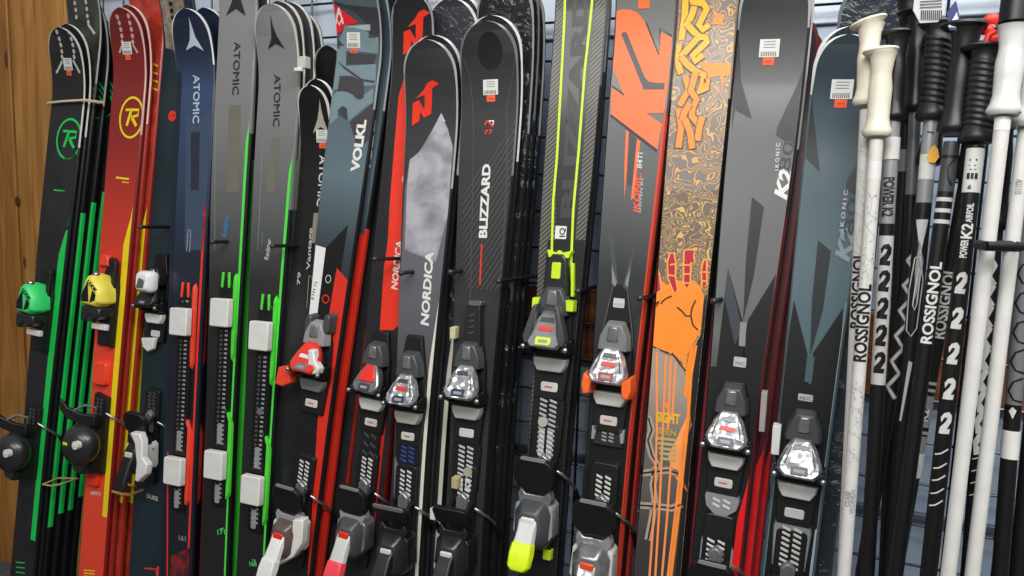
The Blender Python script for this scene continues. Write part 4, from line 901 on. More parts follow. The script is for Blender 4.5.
# 13 orange logo
OK2 = M('#f4703a', .42)
s13 = Ski('dark grey ski with a huge orange slanted logo and orange toe wings', (642, 70), (605, 500), -62, 61, 45, fade_mat('charcoal_print', [(0, '#26282a'), (.5, '#1d1f21'), (.68, '#2b2e30'), (.78, '#565a5a'), (1, '#6d6f6d')], 0, 1.8, .42), M('#c23a26', .4), rim=M('#4d5052', .35), left=BLACK)
s13.poly(OK2, [(615.6, 12.4), (618, 10.5), (623.4, 9.6), (631, 10), (636, 12), (639, 14.3), (645, 22), (652, 40), (658, 54.7), (661.2, 32), (672, 38), (669, 75), (664.5, 112.8), (646.2, 113.4), (662, 124), (657.5, 149.5), (611, 114), (611.7, 87.4), (624, 95.6), (616, 75), (613, 69), (613, 52)], 2)
BK2 = M('#4b4d4d', .42)
s13.poly(BK2, [(621.3, 34.5), (623, 32.3), (625.5, 32), (627, 33), (635, 53), (643, 73), (645.5, 78), (648.8, 81.5), (655, 82.8), (664.8, 82.8), (664.3, 89.6), (643.6, 89.6), (637.8, 75), (629, 53)], 3)
s13.line(M('#1e1f20', .4), [(611, 115.3), (657, 151)], .004, 3); s13.line(M('#1e1f20', .4), [(612, 86), (624, 95)], .003, 3); s13.line(M('#1e1f20', .4), [(646, 22), (659, 55), (660.5, 28), (672, 36)], .0025, 3)
x, p = s13.pix(644, 2); s13.poly(ORANGE, rrect(x-.011, x+.011, p-.012, p+.02, .002), 3, True)
s13.poly(OK2, [(626, 130), (629, 132), (627, 170), (624.5, 200), (624.5, 165)], 2); s13.poly(OK2, [(637, 139), (640.5, 141), (634, 198), (631, 200)], 2)
s13.poly(M('#3d4143', .42), [(629, 131), (637, 139), (633, 185), (627, 185)], 1)
s13.text(M('#f2552b', .4), 'IKONIC', (638.6, 212.6), (641.3, 173.5), 5.6, 3, .25, .03); s13.text(M('#c9cac8', .4), '84Ti', (641.8, 169), (643, 153), 5, 3, .2); s13.text(M('#b0b2b0', .4), 'DRIVEN BY', (641, 212.5), (643.6, 177), 2.6, 3)
s13.poly(M('#4b4f52', .3, coat=.3), [(607, 225), (614, 240), (618, 283), (613, 286), (611, 262)], 2); s13.poly(M('#4b4f52', .3, coat=.3), [(640, 230), (629, 262), (623, 287), (627, 290), (631, 268)], 2)
s13.poly(M('#83878a', .3), [(612, 265), (617, 283), (615, 287), (612, 283)], 3); s13.poly(M('#83878a', .3), [(631, 266), (626, 280), (625, 284), (628, 288)], 3)
s13.poly(M('#121315', .4), [(612, 285), (628, 285), (634, 330), (640, 600), (570, 600), (604, 330)], 1)
s13.line(M('#55595b', .4), [(613, 286), (604, 325), (602, 350)], .0018, 2); s13.line(M('#55595b', .4), [(627, 286), (632, 330), (633, 350)], .0018, 2)
x, p = s13.pix(619, 303); s13.poly(M('#c5c6c5', .35), rrect(x-.011, x+.011, p-.009, p+.009, .002), 3, True); s13.text(GREY, 'MXC', (614.5, 306), (623.5, 307), 3, 4)
s13.strip(M('#c83b27', .4), .86, 1, 110, 600, 4)
s13.build()
toe(s13, (601, 365), CHROME, M('#77797b', .35), LGREY, RED, ORANGE, BLACK, .95, back=.085, win=M('#8d2a20', .3), sc=1.0)
mb = MB(); T = s13.t; x, p = s13.pix(608, 430); mb.slab([(-.03, p-.03), (.03, p-.03), (.02, p+.035), (-.02, p+.035)], T, T+.008, M('#2b2e31', .35), .96)
for i in range(7): mb.slab([(-.012, p-.02+i*.007), (-.002, p-.022+i*.007), (-.002, p-.018+i*.007), (-.012, p-.016+i*.007)], T+.008, T+.0095, GREY); mb.slab([(.002, p-.02+i*.007), (.012, p-.022+i*.007), (.012, p-.018+i*.007), (.002, p-.016+i*.007)], T+.008, T+.0095, GREY)
mb.slab([(-.032, p-.02), (-.026, p-.02), (-.022, p+.01), (-.032, p+.006)], T, T+.011, GREY); mb.slab([(.032, p-.02), (.026, p-.02), (.022, p+.01), (.032, p+.006)], T, T+.011, GREY)
mb.build('ladder_plate', s13.root, .001)
heel(s13, (583, 556), DCHROME, CHROME, CHROME, None, DBLACK, GREY, BLACK, LGREY, sides=LGREY, mark=M('#d0502e', .35), wide=True, padup=.076, sc=1.06, lad=(.1, .14), long=.8)
for i, (dx, dy, dL) in enumerate(((.004, .0225, .0), (.011, .046, .0))):
    k = Ski('dark ski with a red sidewall, %s behind the huge orange logo ski' % ORD[i], None, None, 0, 0, 0, M('#3a1512', .4), M('#c7392a', .4) if i else M('#1b1010', .4), rim=M('#a32d22', .35), like=s13, off=(dx, dy), dL=dL, curl=.9, t=.02)
    k.strip(M('#b8352a', .4) if i else M('#34100e', .4), .75, 1, 60, 600, 1); k.build()
# 14 flaming orange artwork
gsw = swirl_mat('swirl_print', '#7b746c', '#e0a55a', 21); gs2 = swirl_mat('swirl_print_dark', '#6f5f54', '#d8b060', 30)
s14 = Ski('wide ski with orange linked letters, grey curls and red finger shapes over flat orange', (702, 80), (665, 500), -78, 60, 50, gsw, M('#101012', .4), rim=M('#a08c78', .4))
s14.poly(gs2, [(640, 190), (735, 190), (722, 300), (640, 300)], 1)
yo = ['#fdb124', '#fbab27', '#fba02c', '#f98f30', '#f98a32']
LY = [3.0]
def stroke(c, pts, w=.0115):
    LY[0] += .3; s14.line(M('#6b5744', .45), pts, w+.004, LY[0]); LY[0] += .3; s14.line(M(c, .42), pts, w, LY[0])
for c, pts in ((0, [(686, -8), (684.7, 17), (681.5, 40)]), (0, [(697.5, -4), (692, 15), (687.3, 24.7)]), (0, [(687, 24), (692, 30), (699, 37), (706, 37.5), (707, 42), (701, 48), (692.5, 56), (695, 61.5), (703, 55)]),
               (0, [(691, -6), (693, 2), (703, 3.3), (707, 9), (703, 17), (699, 25), (703, 30), (709, 25)]),
               (1, [(679.5, 44), (676, 58.6), (681.5, 74)]), (1, [(698, 38), (689, 48), (681, 57)]), (2, [(681, 57), (688, 65), (695, 71), (704, 75), (703, 84), (698.5, 94), (706, 89), (707, 79)]),
               (3, [(685.8, 77), (689, 89.5), (679.5, 106)]), (3, [(696, 72), (691, 91), (697, 100), (693, 107), (692, 116), (700, 126), (697.5, 141)]), (3, [(702.5, 117), (700, 126)]),
               (4, [(679, 109), (681.5, 127), (678.5, 148)]), (4, [(690, 104), (685, 112), (682, 121)]), (4, [(685, 119), (690.4, 132), (692.5, 149)])):
    stroke(yo[c], pts)
s14.poly(M('#fb8f35', .42), [(699, 62), (712, 64), (737, 63), (736, 76), (724, 76), (723, 90), (720, 76), (708, 78)], 2); s14.poly(M('#fb8f35', .42), [(712, 9), (717, 13), (724, 16), (722, 25), (712, 24), (715, 17)], 2)
FO = M('#fc8e2e', .42); FR = M('#b41f38', .42)
s14.poly(FO, [(655, 276), (661, 280), (667, 285), (673, 283), (678, 280), (688, 283), (694, 280), (700, 286), (704, 296), (701, 330), (692, 346), (687, 355), (686, 375), (682, 362), (674, 354), (666, 353), (659, 348), (649, 346), (640, 340), (648, 290)], 3)
for pts in ([(655.5, 274), (659.5, 273), (661.5, 290), (657, 293), (654, 290)], [(670, 253), (674, 253), (676, 262), (675.5, 276), (678, 290), (674, 293), (668, 278), (667.5, 262)], [(684, 251), (687, 249.5), (695, 250), (694, 256), (695, 263), (691, 262), (690.5, 284), (687, 289), (683.5, 284)], [(703, 262), (707, 259), (707, 285), (702, 288), (701.5, 270)]):
    s14.poly(FR, pts, 5); s14.line(M('#f7a050', .42), pts+[pts[0]], .003, 6)
for q in ([(670, 265), (675, 264)], [(669, 275), (675, 276)], [(684, 265), (690, 265)], [(684, 274), (690, 274)], [(684, 283), (690, 283)], [(703, 272), (706, 272)], [(703, 281), (706, 281)]): s14.line(M('#f3a25a', .42), q, .003, 7)
CK = M('#3f2a1c', .45)
for q in ([(654, 303), (657, 303), (659, 301), (657, 306), (654, 305)], [(661, 304), (663, 301), (667, 298), (672, 296)], [(677, 307), (682, 311), (686, 316), (690, 316)], [(696, 300), (692, 308), (691, 316), (693, 325), (698, 330)], [(651, 346), (656, 348)], [(660, 350), (669, 353)], [(672, 353), (676, 358), (680, 364), (686, 371)]): s14.line(CK, q, .003, 5)
s14.poly(M('#5b5752', .45), [(648, 345), (659, 349), (666, 354), (674, 355), (683, 364), (687, 378), (692, 420), (694, 460), (690, 600), (630, 600), (640, 400)], 2)
s14.poly(fade_mat('grey_glow', [(0, '#26282a'), (.35, '#3a3a3a'), (.75, '#6b655f'), (1, '#a39688')], .55, 1.02), [(648, 346), (659, 349), (666, 354), (674, 356), (683, 366), (692, 400), (694, 460), (690, 600), (628, 600), (640, 400)], 3)
s14.poly(M('#1a1a1b', .42), [(701, 335), (694, 350), (688, 380), (690, 410), (683, 440), (685, 465), (682, 500), (673, 600), (790, 600), (790, 300), (704, 300)], 4)
s14.poly(FO, [(697, 340), (690, 350), (686, 372), (684, 395), (687, 400), (690, 372), (694, 352)], 5); s14.line(FO, [(696, 345), (691, 375), (688, 420), (680, 500), (668, 600)], .006, 5)
for a, b in (((657, 352), (657, 430)), ((666, 356), (663, 430)), ((671, 357), (668, 430)), ((676, 362), (672, 420)), ((657, 430), (655, 500)), ((655, 500), (648, 600)), ((663, 430), (660, 500)), ((660, 500), (654, 600)), ((672, 450), (667, 520)), ((667, 520), (660, 600)), ((684, 430), (677, 500)), ((677, 500), (665, 600))): s14.line(M('#fb9350', .42), [a, b], .0042, 6)
GL = M('#a89a8c', .5)
for q in ([(641, 417), (649, 419), (652, 430), (648, 440), (652, 455), (658, 465), (652, 475)], [(638, 472), (650, 472), (668, 470), (680, 474)], [(640, 505), (655, 506), (672, 508), (682, 504)], [(656, 470), (653, 485), (655, 500), (652, 520), (648, 540)]):
    s14.line(GL, q, .013, 4); s14.line(M('#2a2624', .45), q, .0035, 5)
s14.text(M('#e7b030', .42), 'SIGHT', (656, 421), (680, 424), 10, 7, 0, .05); s14.text(M('#c9a14a', .42), 'SEEN', (658, 433), (676, 436), 6, 7, 0, .03)
for i in range(5): s14.line(M('#b9a877', .42), [(658+i*.6, 438+i*5), (676, 440+i*5)], .005, 7)
s14.poly(FO, [(664, 405), (667, 402), (670, 406), (667, 409)], 7); s14.poly(M('#f9a25c', .42), [(676, 440), (690, 410), (692, 425), (681, 450), (684, 480), (688, 492), (676, 478), (668, 455)], 4)
s14.build()
for i, (dx, dy, dL) in enumerate(((.006, .0165, .0), (.018, .042, .0), (.026, .066, .0))):
    k = Ski('black ski behind the flaming orange ski, %s' % ['touching it', 'with a thin red edge', 'last of its stack'][i], None, None, 0, 0, 0, SATIN, BLACK if i != 1 else M('#a02a34', .4), rim=M('#35363a', .3), like=s14, off=(dx-.004, dy), dL=dL, curl=.9)
    if i == 1: k.strip(M('#a8303c', .4), .8, 1, 304, 600, 1)
    k.build()
# 15 grey wide ski
CHK = M('#232528', .42)
s15 = Ski('wide grey ski with black angular panels, white logo and silver toe piece with red mark', (766, 100), (724, 490), -34, 71, 52, fade_mat('mid_grey', [(0, '#2b2d2f'), (.55, '#2d2f31'), (.62, '#66686a'), (.75, '#6b6c6d'), (.87, '#525455'), (.95, '#2f3133'), (1, '#222426')], 0, s1.L+.05, .45), M('#7d1f22', .4), rim=M('#a3a5a6', .3), rimlen=.1, left=M('#2a2c2e', .4), side2=M('#2c2e30', .4), len2=.45)
s15.poly(CHK, [(730, 20), (739, 40), (741, 80), (752, 119), (735, 110), (732, 130), (728, 90)], 1); s15.poly(CHK, [(812, 20), (803, 70), (795, 90), (786, 108), (777, 128), (776, 135), (796, 148), (815, 100)], 1)
s15.text(M('#34363a', .4), '80', (789, 172), (795.5, 141), 11.5, 3, 0, .0); s15.text(WHITE, 'I K O N I C', (778.8, 170.5), (780, 143), 4, 3, 0, .01); s15.text(M('#e9eaea', .4), 'K2', (786, 200), (793, 172), 13.5, 3, .35, .05)
s15.poly(M('#2c3038', .4), [(752, 197), (764, 207), (754, 275), (743, 322), (746, 260)], 2)
s15.poly(M('#17191b', .42), [(728, 268), (743, 322), (745, 360), (735, 362), (720, 600), (690, 600), (715, 380)], 2); s15.poly(M('#17191b', .42), [(776, 274), (748, 320), (744, 345), (742, 362), (745, 600), (760, 480), (776, 300)], 2)
s15.poly(M('#3f444c', .4), [(728, 268), (737, 305), (742, 330), (735, 345), (725, 300)], 3); s15.line(M('#8b8d8e', .4), [(743.5, 322), (742, 346)], .011, 4)
x, p = s15.pix(740, 362); s15.poly(M('#b9bab9', .35), rrect(x-.011, x+.011, p-.009, p+.009, .002), 5, True); s15.text(DGREY, 'MXC', (735.5, 364.5), (745, 365.5), 3, 6)
s15.poly(M('#17191b', .42), [(700, 365), (775, 365), (750, 600), (680, 600)], 1)
s15.strip(M('#e31a1e', .4), .66, 1, 462, 700, 3, .1)
s15.build(); s15.sticker((769.5, 48), .034)
mb = MB(); T = s15.t; x, p = s15.pix(732, 394); mb.slab([(-.03, p-.03), (.03, p-.03), (.026, p+.005), (.016, p+.016), (-.016, p+.016), (-.026, p+.005)], T, T+.018, BLACK, .92); mb.slab([(-.016, p+.009), (.016, p+.009), (.016, p+.013), (-.016, p+.013)], T+.016, T+.0195, GREY); mb.build('front_plate', s15.root, .002)
toe(s15, (726, 430), CHROME, DGREY, LGREY, RED, None, BLACK, 1.0, back=.09, sc=.94, lad=.02, ladcol=LGREY, clear=True)
mb = MB(); x, p = s15.pix(717, 552); mb.slab([(-.03, p-.06), (.03, p-.06), (.03, p+.01), (.016, p+.04), (-.02, p+.045), (-.03, p+.02)], T, T+.009, M('#9fa3a6', .2, .3), .94); ladder(mb, s15, p-.03, p+.025, -.018, .014, T+.009, LGREY); mb.build('clear_ladder_plate', s15.root, .001)
heel(s15, (704, 610), SATIN, DCHROME, CHROME, None, DBLACK, GREY, BLACK, LGREY, sides=LGREY, lad=None)
BR = M('#ea1c20', .4, coat=.2); DR = M('#5a1a20', .4)
mrk = ['close partner of', 'third in the stack behind', 'last of the stack behind']
for i, (dx, dy, dL) in enumerate(((.004, .0155, .010), (.018, .044, -.06), (.03, .072, -.08))):
    k = Ski('dark ski with a deep red side, %s the wide grey ski' % mrk[i], None, None, 0, 0, 0, M('#2a1416', .4), M('#7d2126', .4) if i else M('#2c2d30', .4), rim=M('#b4b6b5', .2) if i == 0 else M('#5b2024', .3), like=s15, off=(dx, dy), dL=dL, curl=.9)
    k.strip(DR, .7, 1, 150, 600, 1)
    if i == 1: k.strip(BR, .1, 1, 440, 640, 2, .12)
    if i == 2: k.strip(BR, .4, 1, 425, 640, 2, .16)
    k.build()
# 16 teal wide ski
s16 = Ski('wide teal-grey ski with dark angular panels, silver toe piece, beside the white poles', (842, 100), (797, 490), 32, 66, 54, fade_mat('teal_print', [(0, '#15191b'), (.55, '#17191b'), (.6, '#50676e'), (.72, '#5a727b'), (.83, '#475c65'), (.9, '#2f3d45'), (1, '#263038')], 0, s1.L-.02, .42), M('#5b6f74', .35), rim=M('#d3d6d6', .2), rimlen=.1)
CT = M('#23292d', .42)
s16.poly(CT, [(811, 70), (813, 110), (820, 172), (805, 158), (800, 160), (806, 100)], 1); s16.poly(M('#3c3f42', .42), [(862, 150), (856, 165), (847, 180), (846, 190), (856, 196), (870, 180)], 1)
s16.text(WHITE, 'I K O N I C', (843.3, 231), (848, 190), 4, 3, 0, .01); s16.text(M('#3c474c', .4), '80', (853, 236), (858, 198), 10, 3, 0, .0); s16.text(M('#93a3a7', .4), 'K2', (848, 262), (856, 232), 15, 3, .35, .05)
s16.poly(M('#272e33', .42), [(818, 240), (831, 251), (823, 310), (810, 356), (812, 300)], 2)
s16.poly(M('#141719', .42), [(794, 300), (808, 356), (811, 376), (806, 390), (800, 600), (770, 600), (780, 390)], 2); s16.poly(M('#141719', .42), [(843, 308), (813, 353), (811, 385), (806, 390), (810, 600), (830, 560), (838, 400)], 2)
s16.line(M('#4c6067', .42), [(811, 356), (808, 382)], .012, 4); s16.poly(M('#141719', .42), [(770, 384), (850, 384), (820, 600), (750, 600)], 1)
x, p = s16.pix(805.5, 397.5); s16.poly(M('#b9bab9', .35), rrect(x-.012, x+.012, p-.006, p+.006, .002), 5, True); s16.text(DBLACK, 'MDC', (800, 399.5), (811.5, 400.5), 3.2, 6)
s16.strip(M('#9fb0b5', .4), .9, 1.0, 300, 600, 5); s16.strip(M('#5b747b', .4), -1, -.86, 470, 600, 5)
s16.poly(M('#a9b9c2', .4), [(806, 600), (815, 530), (822, 528), (818, 600)], 5)
s16.build(); s16.sticker((842, 89), .035)
toe(s16, (790, 457), CHROME, DGREY, LGREY, None, None, BLACK, 1.0, back=.085, sc=.95, lad=.075, ladcol=LGREY, clear=True)
heel(s16, (765, 625), SATIN, DCHROME, CHROME, None, DBLACK, GREY, BLACK, LGREY, sides=LGREY, lad=None)
for i, (dx, dy, dL) in enumerate(((.002, .0155, .018), (.03, .045, .10))):
    k = Ski(['dark partner ski with a bright curved rim, right behind the teal-grey ski', 'taller shrink-wrapped slate ski behind the teal-grey ski'][i], None, None, 0, 0, 0, M('#2a3035', .4) if i == 0 else wrap_mat('wrapped_slate', '#27313a'), M('#394247', .35), rim=M('#dcdedd', .18) if i == 0 else M('#6d757a', .25), like=s16, off=(dx, dy), dL=dL, curl=.9, rimlen=.1)
    if i == 0: k.poly(M('#8d9a9f', .4), [(814, 485), (830, 470), (822, 600), (806, 600)], 1); k.line(M('#1a1c1e', .4), [(822, 536), (818, 560)], .006, 2)
    k.build()

# small foam spacers between neighbouring skis, and brake pads of pairs behind
for u, v, w, h, y, c, lb in ((453, 333, 5, 12, YF-.02, '#cfc7a0', 'small yellowish foam spacer left of the silver toe piece on the wide black ski'), (455, 483, 6, 12, YF-.06, '#b7ab86', 'small tan foam spacer left of the black heel piece of the wide black ski'),
                             (433, 514, 5, 12, YF-.06, '#dcdcd4', 'small white foam spacer right of the pale cloud ski, near its heel piece'), (776, 440, 6, 30, YF-.03, '#e2e2de', 'white upright brake pad of a rear pair, left of the teal-grey ski toe piece'), (763, 412, 3, 40, YF-.03, '#a3a19c', 'thin grey brake pad of a rear pair, right of the wide grey ski toe piece')):
    a = at(u-w/2, v-h/2, y); b_ = at(u+w/2, v+h/2, y); c_ = (a+b_)/2; hw = abs(b_.x-a.x)/2; hh = abs(a.z-b_.z)/2; m_ = MB()
    m_.loft([[(x_-.0, y_, z_) for x_, y_ in ((-hw, -.003), (hw, -.003), (hw, .02), (-hw, .02))] for z_ in (-hh, hh)], M(c, .55))
    o_ = m_.build('spacer_or_brake_pad', None, .001); o_.location = c_; tag(o_, lb, 'spacer', 'foam spacers between skis')
# ------------------------------------------------------------------ ski poles
YP = -.40
class Pole:
    def __init__(s, label, a, b, r=.0095, col=WHITE, y0=YP, lean=math.radians(5), bottom=None, grip=None, gl=.11, gcol=BLACK, gstyle='smooth', tip=None, group=None, low=None):
        T = at(*a, y0, lean); B = at(*b, y0, lean); ax = (T-B).normalized()
        n0 = (CAM-(T+B)/2).normalized(); n = (n0-ax*n0.dot(ax)).normalized(); w = ax.cross(n)
        s.O = B-ax*((B.z-.03)/ax.z); s.M = Matrix(((*w, 0), (*ax, 0), (*n, 0), (0, 0, 0, 1))).transposed(); s.M.translation = s.O
        s.r = r; s.dec = []; s.root = empty('ski_pole', s.M); tag(s.root, label, 'ski pole', group or 'ski poles at the right end of the rack')
        s.col = col; s.top = s.pix(*a)[1]; s.low = low
    def pj(s, x, p, h=0): return proj(s.M @ Vector((x, p, h)))
    def pix(s, u, v):
        x, p = 0.0, 1.0
        for _ in range(15):
            a = s.pj(x, p); bx = s.pj(x+1e-4, p); bs = s.pj(x, p+1e-4)
            J = Matrix(((bx[0]-a[0], bs[0]-a[0]), (bx[1]-a[1], bs[1]-a[1])))*1e4
            d = J.inverted() @ Vector((u-a[0], v-a[1])); x += d.x; p += d.y
        return x, p
    def rad(s, p): return s.r*(.62+.38*min(1, max(0, p-.1)/.7))
    def row(s, v):
        lo, hi = -.5, 2.5
        for _ in range(30):
            k = (lo+hi)/2
            if s.pj(0, k)[1] > v: lo = k
            else: hi = k
        return lo
    def put(s, m, vs, fs, layer=1): s.dec.append((m, vs, fs, layer)); return s
    def poly(s, m, pts, layer=1): q = [s.pix(*p) for p in pts]; return s.put(m, q, [list(range(len(q)))], layer)
    def line(s, m, pts, w, layer=1):
        q = [Vector(s.pix(*p)) for p in pts]; L = []; R = []
        for i, p in enumerate(q):
            d = (q[min(i+1, len(q)-1)]-q[max(i-1, 0)]).normalized(); nn = Vector((-d.y, d.x))*w/2; L.append(tuple(p+nn)); R.append(tuple(p-nn))
        n = len(q); return s.put(m, L+R, [[i, i+1, n+i+1, n+i] for i in range(n-1)], layer)
    def text(s, m, txt, v0, v1, capfrac=1.0, x0=.0, layer=2, shear=0.0, bold=.03, flip=False):
        """lettering along the shaft from row v0 to v1, capfrac of the shaft's width tall"""
        p0, p1 = s.row(v0), s.row(v1); r = s.rad((p0+p1)/2); H = capfrac*r*1.6; vs, fs = glyphs(txt, bold)
        sg = 1 if p1 > p0 else -1
        return s.put(m, [(x0*r + sg*(H/2-y*H), p0+(p1-p0)*x+shear*y*H*sg) for x, y in vs], fs, layer)
    def ring(s, m, v0, v1, layer=1):
        p0, p1 = s.row(v1), s.row(v0); r = .0; vs = []; fs = []
        n = 12
        for i in range(n+1):
            x = -1+2*i/n; vs += [(x*.97*s.rad(p0), p0), (x*.97*s.rad(p1), p1)]
        fs = [[2*i, 2*i+2, 2*i+3, 2*i+1] for i in range(n)]
        return s.put(m, vs, fs, layer)
    def build(s):
        mb = MB(); N = 18; ps = [0.06+(s.top-.06)*i/12 for i in range(13)]
        def rg(p, r): return [(r*math.sin(2*PI*i/N), p, r*math.cos(2*PI*i/N)) for i in range(N)]
        cut = s.row(s.low[0]) if s.low else None
        if cut: 
            A = [p for p in ps if p < cut-.01]+[cut]; B = [cut]+[p for p in ps if p > cut+.01]
            mb.loft([rg(p, s.rad(p)) for p in A], s.low[1]); mb.loft([rg(p, s.rad(p)) for p in B], s.col)
        else: mb.loft([rg(p, s.rad(p)) for p in ps], s.col)
        for m, q, fs, layer in s.dec:
            bm = bmesh.new(); V = [bm.verts.new((x, p, 0)) for x, p in q]
            for f in fs:
                try: bm.faces.new([V[i] for i in f])
                except ValueError: pass
            bmesh.ops.triangulate(bm, faces=bm.faces[:])
            for i in range(-5, 6):
                c = s.r*.93*math.sin(i*PI/12); bmesh.ops.bisect_plane(bm, geom=bm.verts[:]+bm.edges[:]+bm.faces[:], plane_co=(c, 0, 0), plane_no=(1, 0, 0))
            for v in bm.verts:
                r = s.rad(v.co.y)+.0002+.0002*layer; x = max(-.985*r, min(.985*r, v.co.x)); v.co = (x, v.co.y, math.sqrt(max(0, r*r-x*x)))
            bad = [f for f in bm.faces if f.calc_area() < 1e-10]; bmesh.ops.delete(bm, geom=bad, context='FACES'); bm.verts.index_update()
            mb.add([tuple(v.co) for v in bm.verts], [[v.index for v in f.verts] for f in bm.faces], m); bm.free()
        o = mb.build('shaft', s.root); o.data.shade_smooth(); 
        try: o.data.set_sharp_from_angle(angle=math.radians(40))
        except Exception: pass
        # tip and basket near the floor
        mb = MB(); mb.loft([rg(p, r) for p, r in ((0, .001), (.012, .003), (.04, .006), (.09, s.rad(.09)*1.12), (.1, s.rad(.1)*1.1))], DGREY); mb.build('tip', s.root, 0, True)
        mb = MB(); mb.loft([rg(p, r) for p, r in ((.062, .008), (.066, .03), (.07, .031), (.074, .01))], DBLACK); mb.build('basket', s.root, 0, True)
        return s
    def grip(s, v0, v1, style='smooth', m=BLACK, wide=1.0, cap=1.0, capm=None, lean=0.0, back=.0):
        """grip between picture rows v0 (top of the cap) and v1 (lower skirt)"""
        p1 = s.row(v0); p0 = s.row(v1); L = p1-p0; N = 20; mb = MB(); K = []
        prof = [(0, 1.35), (.03, 1.62), (.07, 1.6), (.13, 1.35), (.22, 1.2), (.4, 1.25), (.55, 1.3), (.66, 1.15), (.72, 1.12), (.78, 1.2), (.84, 1.28), (.9, 1.4), (.935, 1.6)]
        if style == 'ridged':
            prof = [(0, 1.5), (.03, 1.75), (.07, 1.7), (.12, 1.5)]
            for i in range(11): f = .15+i*.062; prof += [(f, 1.32), (f+.012, 1.42), (f+.034, 1.42), (f+.046, 1.32)]
            prof += [(.84, 1.25), (.9, 1.35), (.935, 1.55)]
        R = .0115*wide
        def rg(f, q, e=1.0, dx=0): return [(R*q*math.sin(2*PI*i/N)*e+dx, p0+f*L-(.004 if style == 'ridged' and .14 < f < .83 else 0)*math.sin(2*PI*i/N), R*q*math.cos(2*PI*i/N)*.95) for i in range(N)]
        for f, q in prof: K.append(rg(f, q))
        mb.loft(K, m); g = mb.build('grip', s.root, 0, True)
        mb = MB(); K = []
        for f, q in ((.925, 1.4), (.945, 1.9*cap), (.965, 2.12*cap), (.985, 2.05*cap), (1.0, 1.5*cap), (1.005, .6)):
            K.append([(R*q*math.sin(2*PI*i/N)*1.12-.004*cap+lean*0, p0+f*L+R*q*math.sin(2*PI*i/N)*lean, R*q*math.cos(2*PI*i/N)*.85) for i in range(N)])
        mb.loft(K, capm or m); mb.build('grip_cap', s.root, 0, True)
        return s
    def tape(s, m, v0, v1, k=1.12, name='label'):
        p0, p1 = s.row(v1), s.row(v0); N = 18; mb = MB()
        mb.loft([[(s.rad(p)*k*math.sin(2*PI*i/N), p, s.rad(p)*k*math.cos(2*PI*i/N)) for i in range(N)] for p in (p0, p1)], m); mb.build(name, s.root, 0, True); return s
IV = M('#ddd8c5', .42); WP = M('#cfcfcb', .4); SIL = M('#97999b', .35, .25); SIL2 = M('#6f7174', .35, .25); BK = M('#121214', .38); INK = M('#1b1b1c', .45)
def scrolls(p, v0, v1, seed, m=M('#b9b9b3', .5)):
    rnd = random.Random(seed); v = v0
    while v < v1:
        a = p.pj(0, p.row(v)); r = p.rad(1); q = []
        for i in range(9): t = i/8; q.append((a[0]-6+11*t+3*math.sin(t*7+v), v+26*t+4*math.sin(t*5+seed)))
        p.line(m, q, .0012, 1); v += 17+rnd.random()*8
    for _ in range(30):
        v = rnd.uniform(v0, v1); a = p.pj(0, p.row(v)); u = a[0]+rnd.uniform(-5, 5); p.poly(GREY, [(u, v), (u+1.2, v+.3), (u+1, v+1.3), (u-.1, v+1.1)], 1)
def twos(p, m, vs, h=26):
    """row of curved hook shapes printed down the shaft"""
    for v in vs:
        a = p.pj(0, p.row(v)); q = lambda pts: [(a[0]+x-(y-v)*0.0, y) for x, y in pts]; c = a[0]; sl = (p.pj(0, p.row(v+20))[0]-c)/20
        P = lambda x, dy: (c+x+sl*dy, v+dy)
        p.poly(m, [P(-5, 1), P(-2, -3), P(3, -4), P(6, 0), P(6, 6), P(2, 13), P(5.5, 13), P(5, 18), P(-5.5, 17), P(-5, 11), P(0, 6), P(2, 2), P(-1, 1), P(-4, 6)], 2)
# far poles first
p = Pole('black ski pole with a smooth black grip, right behind the white grips', (906, 116), (888, 500), .0092, BK, YP+.125); p.tape(SIL, 150, 172, 1.05); p.build(); p.grip(-14, 116, 'smooth', BK, 1.25)
p = Pole('black ski pole with a slim black grip, left of the barcoded tag', (915, 112), (900, 440), .009, SIL2, YP+.09, low=(195, BK)); p.build(); p.grip(8, 112, 'smooth', BK, 1.0)
zz = Pole('black ski pole with a grey zigzag down its shaft', (928, 165), (890, 400), .0098, BK, YP+.07)
zg = []
for i in range(13):
    v = 248+i*12.5; a = zz.pj(0, zz.row(v)); zg.append((a[0]+(5 if i % 2 == 0 else -5), v))
zz.line(M('#a9abac', .4), zg, .0062, 1); zz.line(M('#d8d8d6', .4), zg, .0012, 2); zz.build(); zz.grip(30, 165, 'smooth', BK, 1.0)
p = Pole('black ski pole with pale slanted lettering, between the ridged grips', (966, 180), (916, 460), .0095, BK, YP+.05); p.text(M('#d3d3d0', .4), 'ROSSIGNOL', 338, 268, 1.0)
for v in (384, 391, 426, 433): p.ring(M('#9fa1a2', .4), v-3, v, 1)
p.ring(SIL, 395, 424, 1); a = p.pj(0, p.row(414)); p.poly(BK, [(a[0]+4.5*math.cos(t*.45), 414+7*math.sin(t*.45)) for t in range(14)], 2); p.text(WHITE, 'K2', 420, 408, .7, 0, 3); p.ring(SIL, 435, 455, 1); p.build(); p.tape(M('#cfd0cd', .45), 452, 476, 1.06); p.grip(56, 180, 'smooth', BK, 1.0)
p = Pole('black ski pole with white jagged print, between the two long white shafts', (996, 230), (972, 520), .0095, BK, YP+.06)
for i in range(9):
    v = 268+i*21; a = p.pj(0, p.row(v)); p.poly(M('#d5d5d2', .4), [(a[0]-6, v+4), (a[0]+2, v-8), (a[0]+5, v-2), (a[0]-1, v+8), (a[0]+4, v+16), (a[0]-5, v+18)], 1)
for v in (455, 467, 479, 491): a = p.pj(0, p.row(v)); p.line(WHITE, [(a[0]-5, v+3), (a[0]+6, v)], .0014, 1)
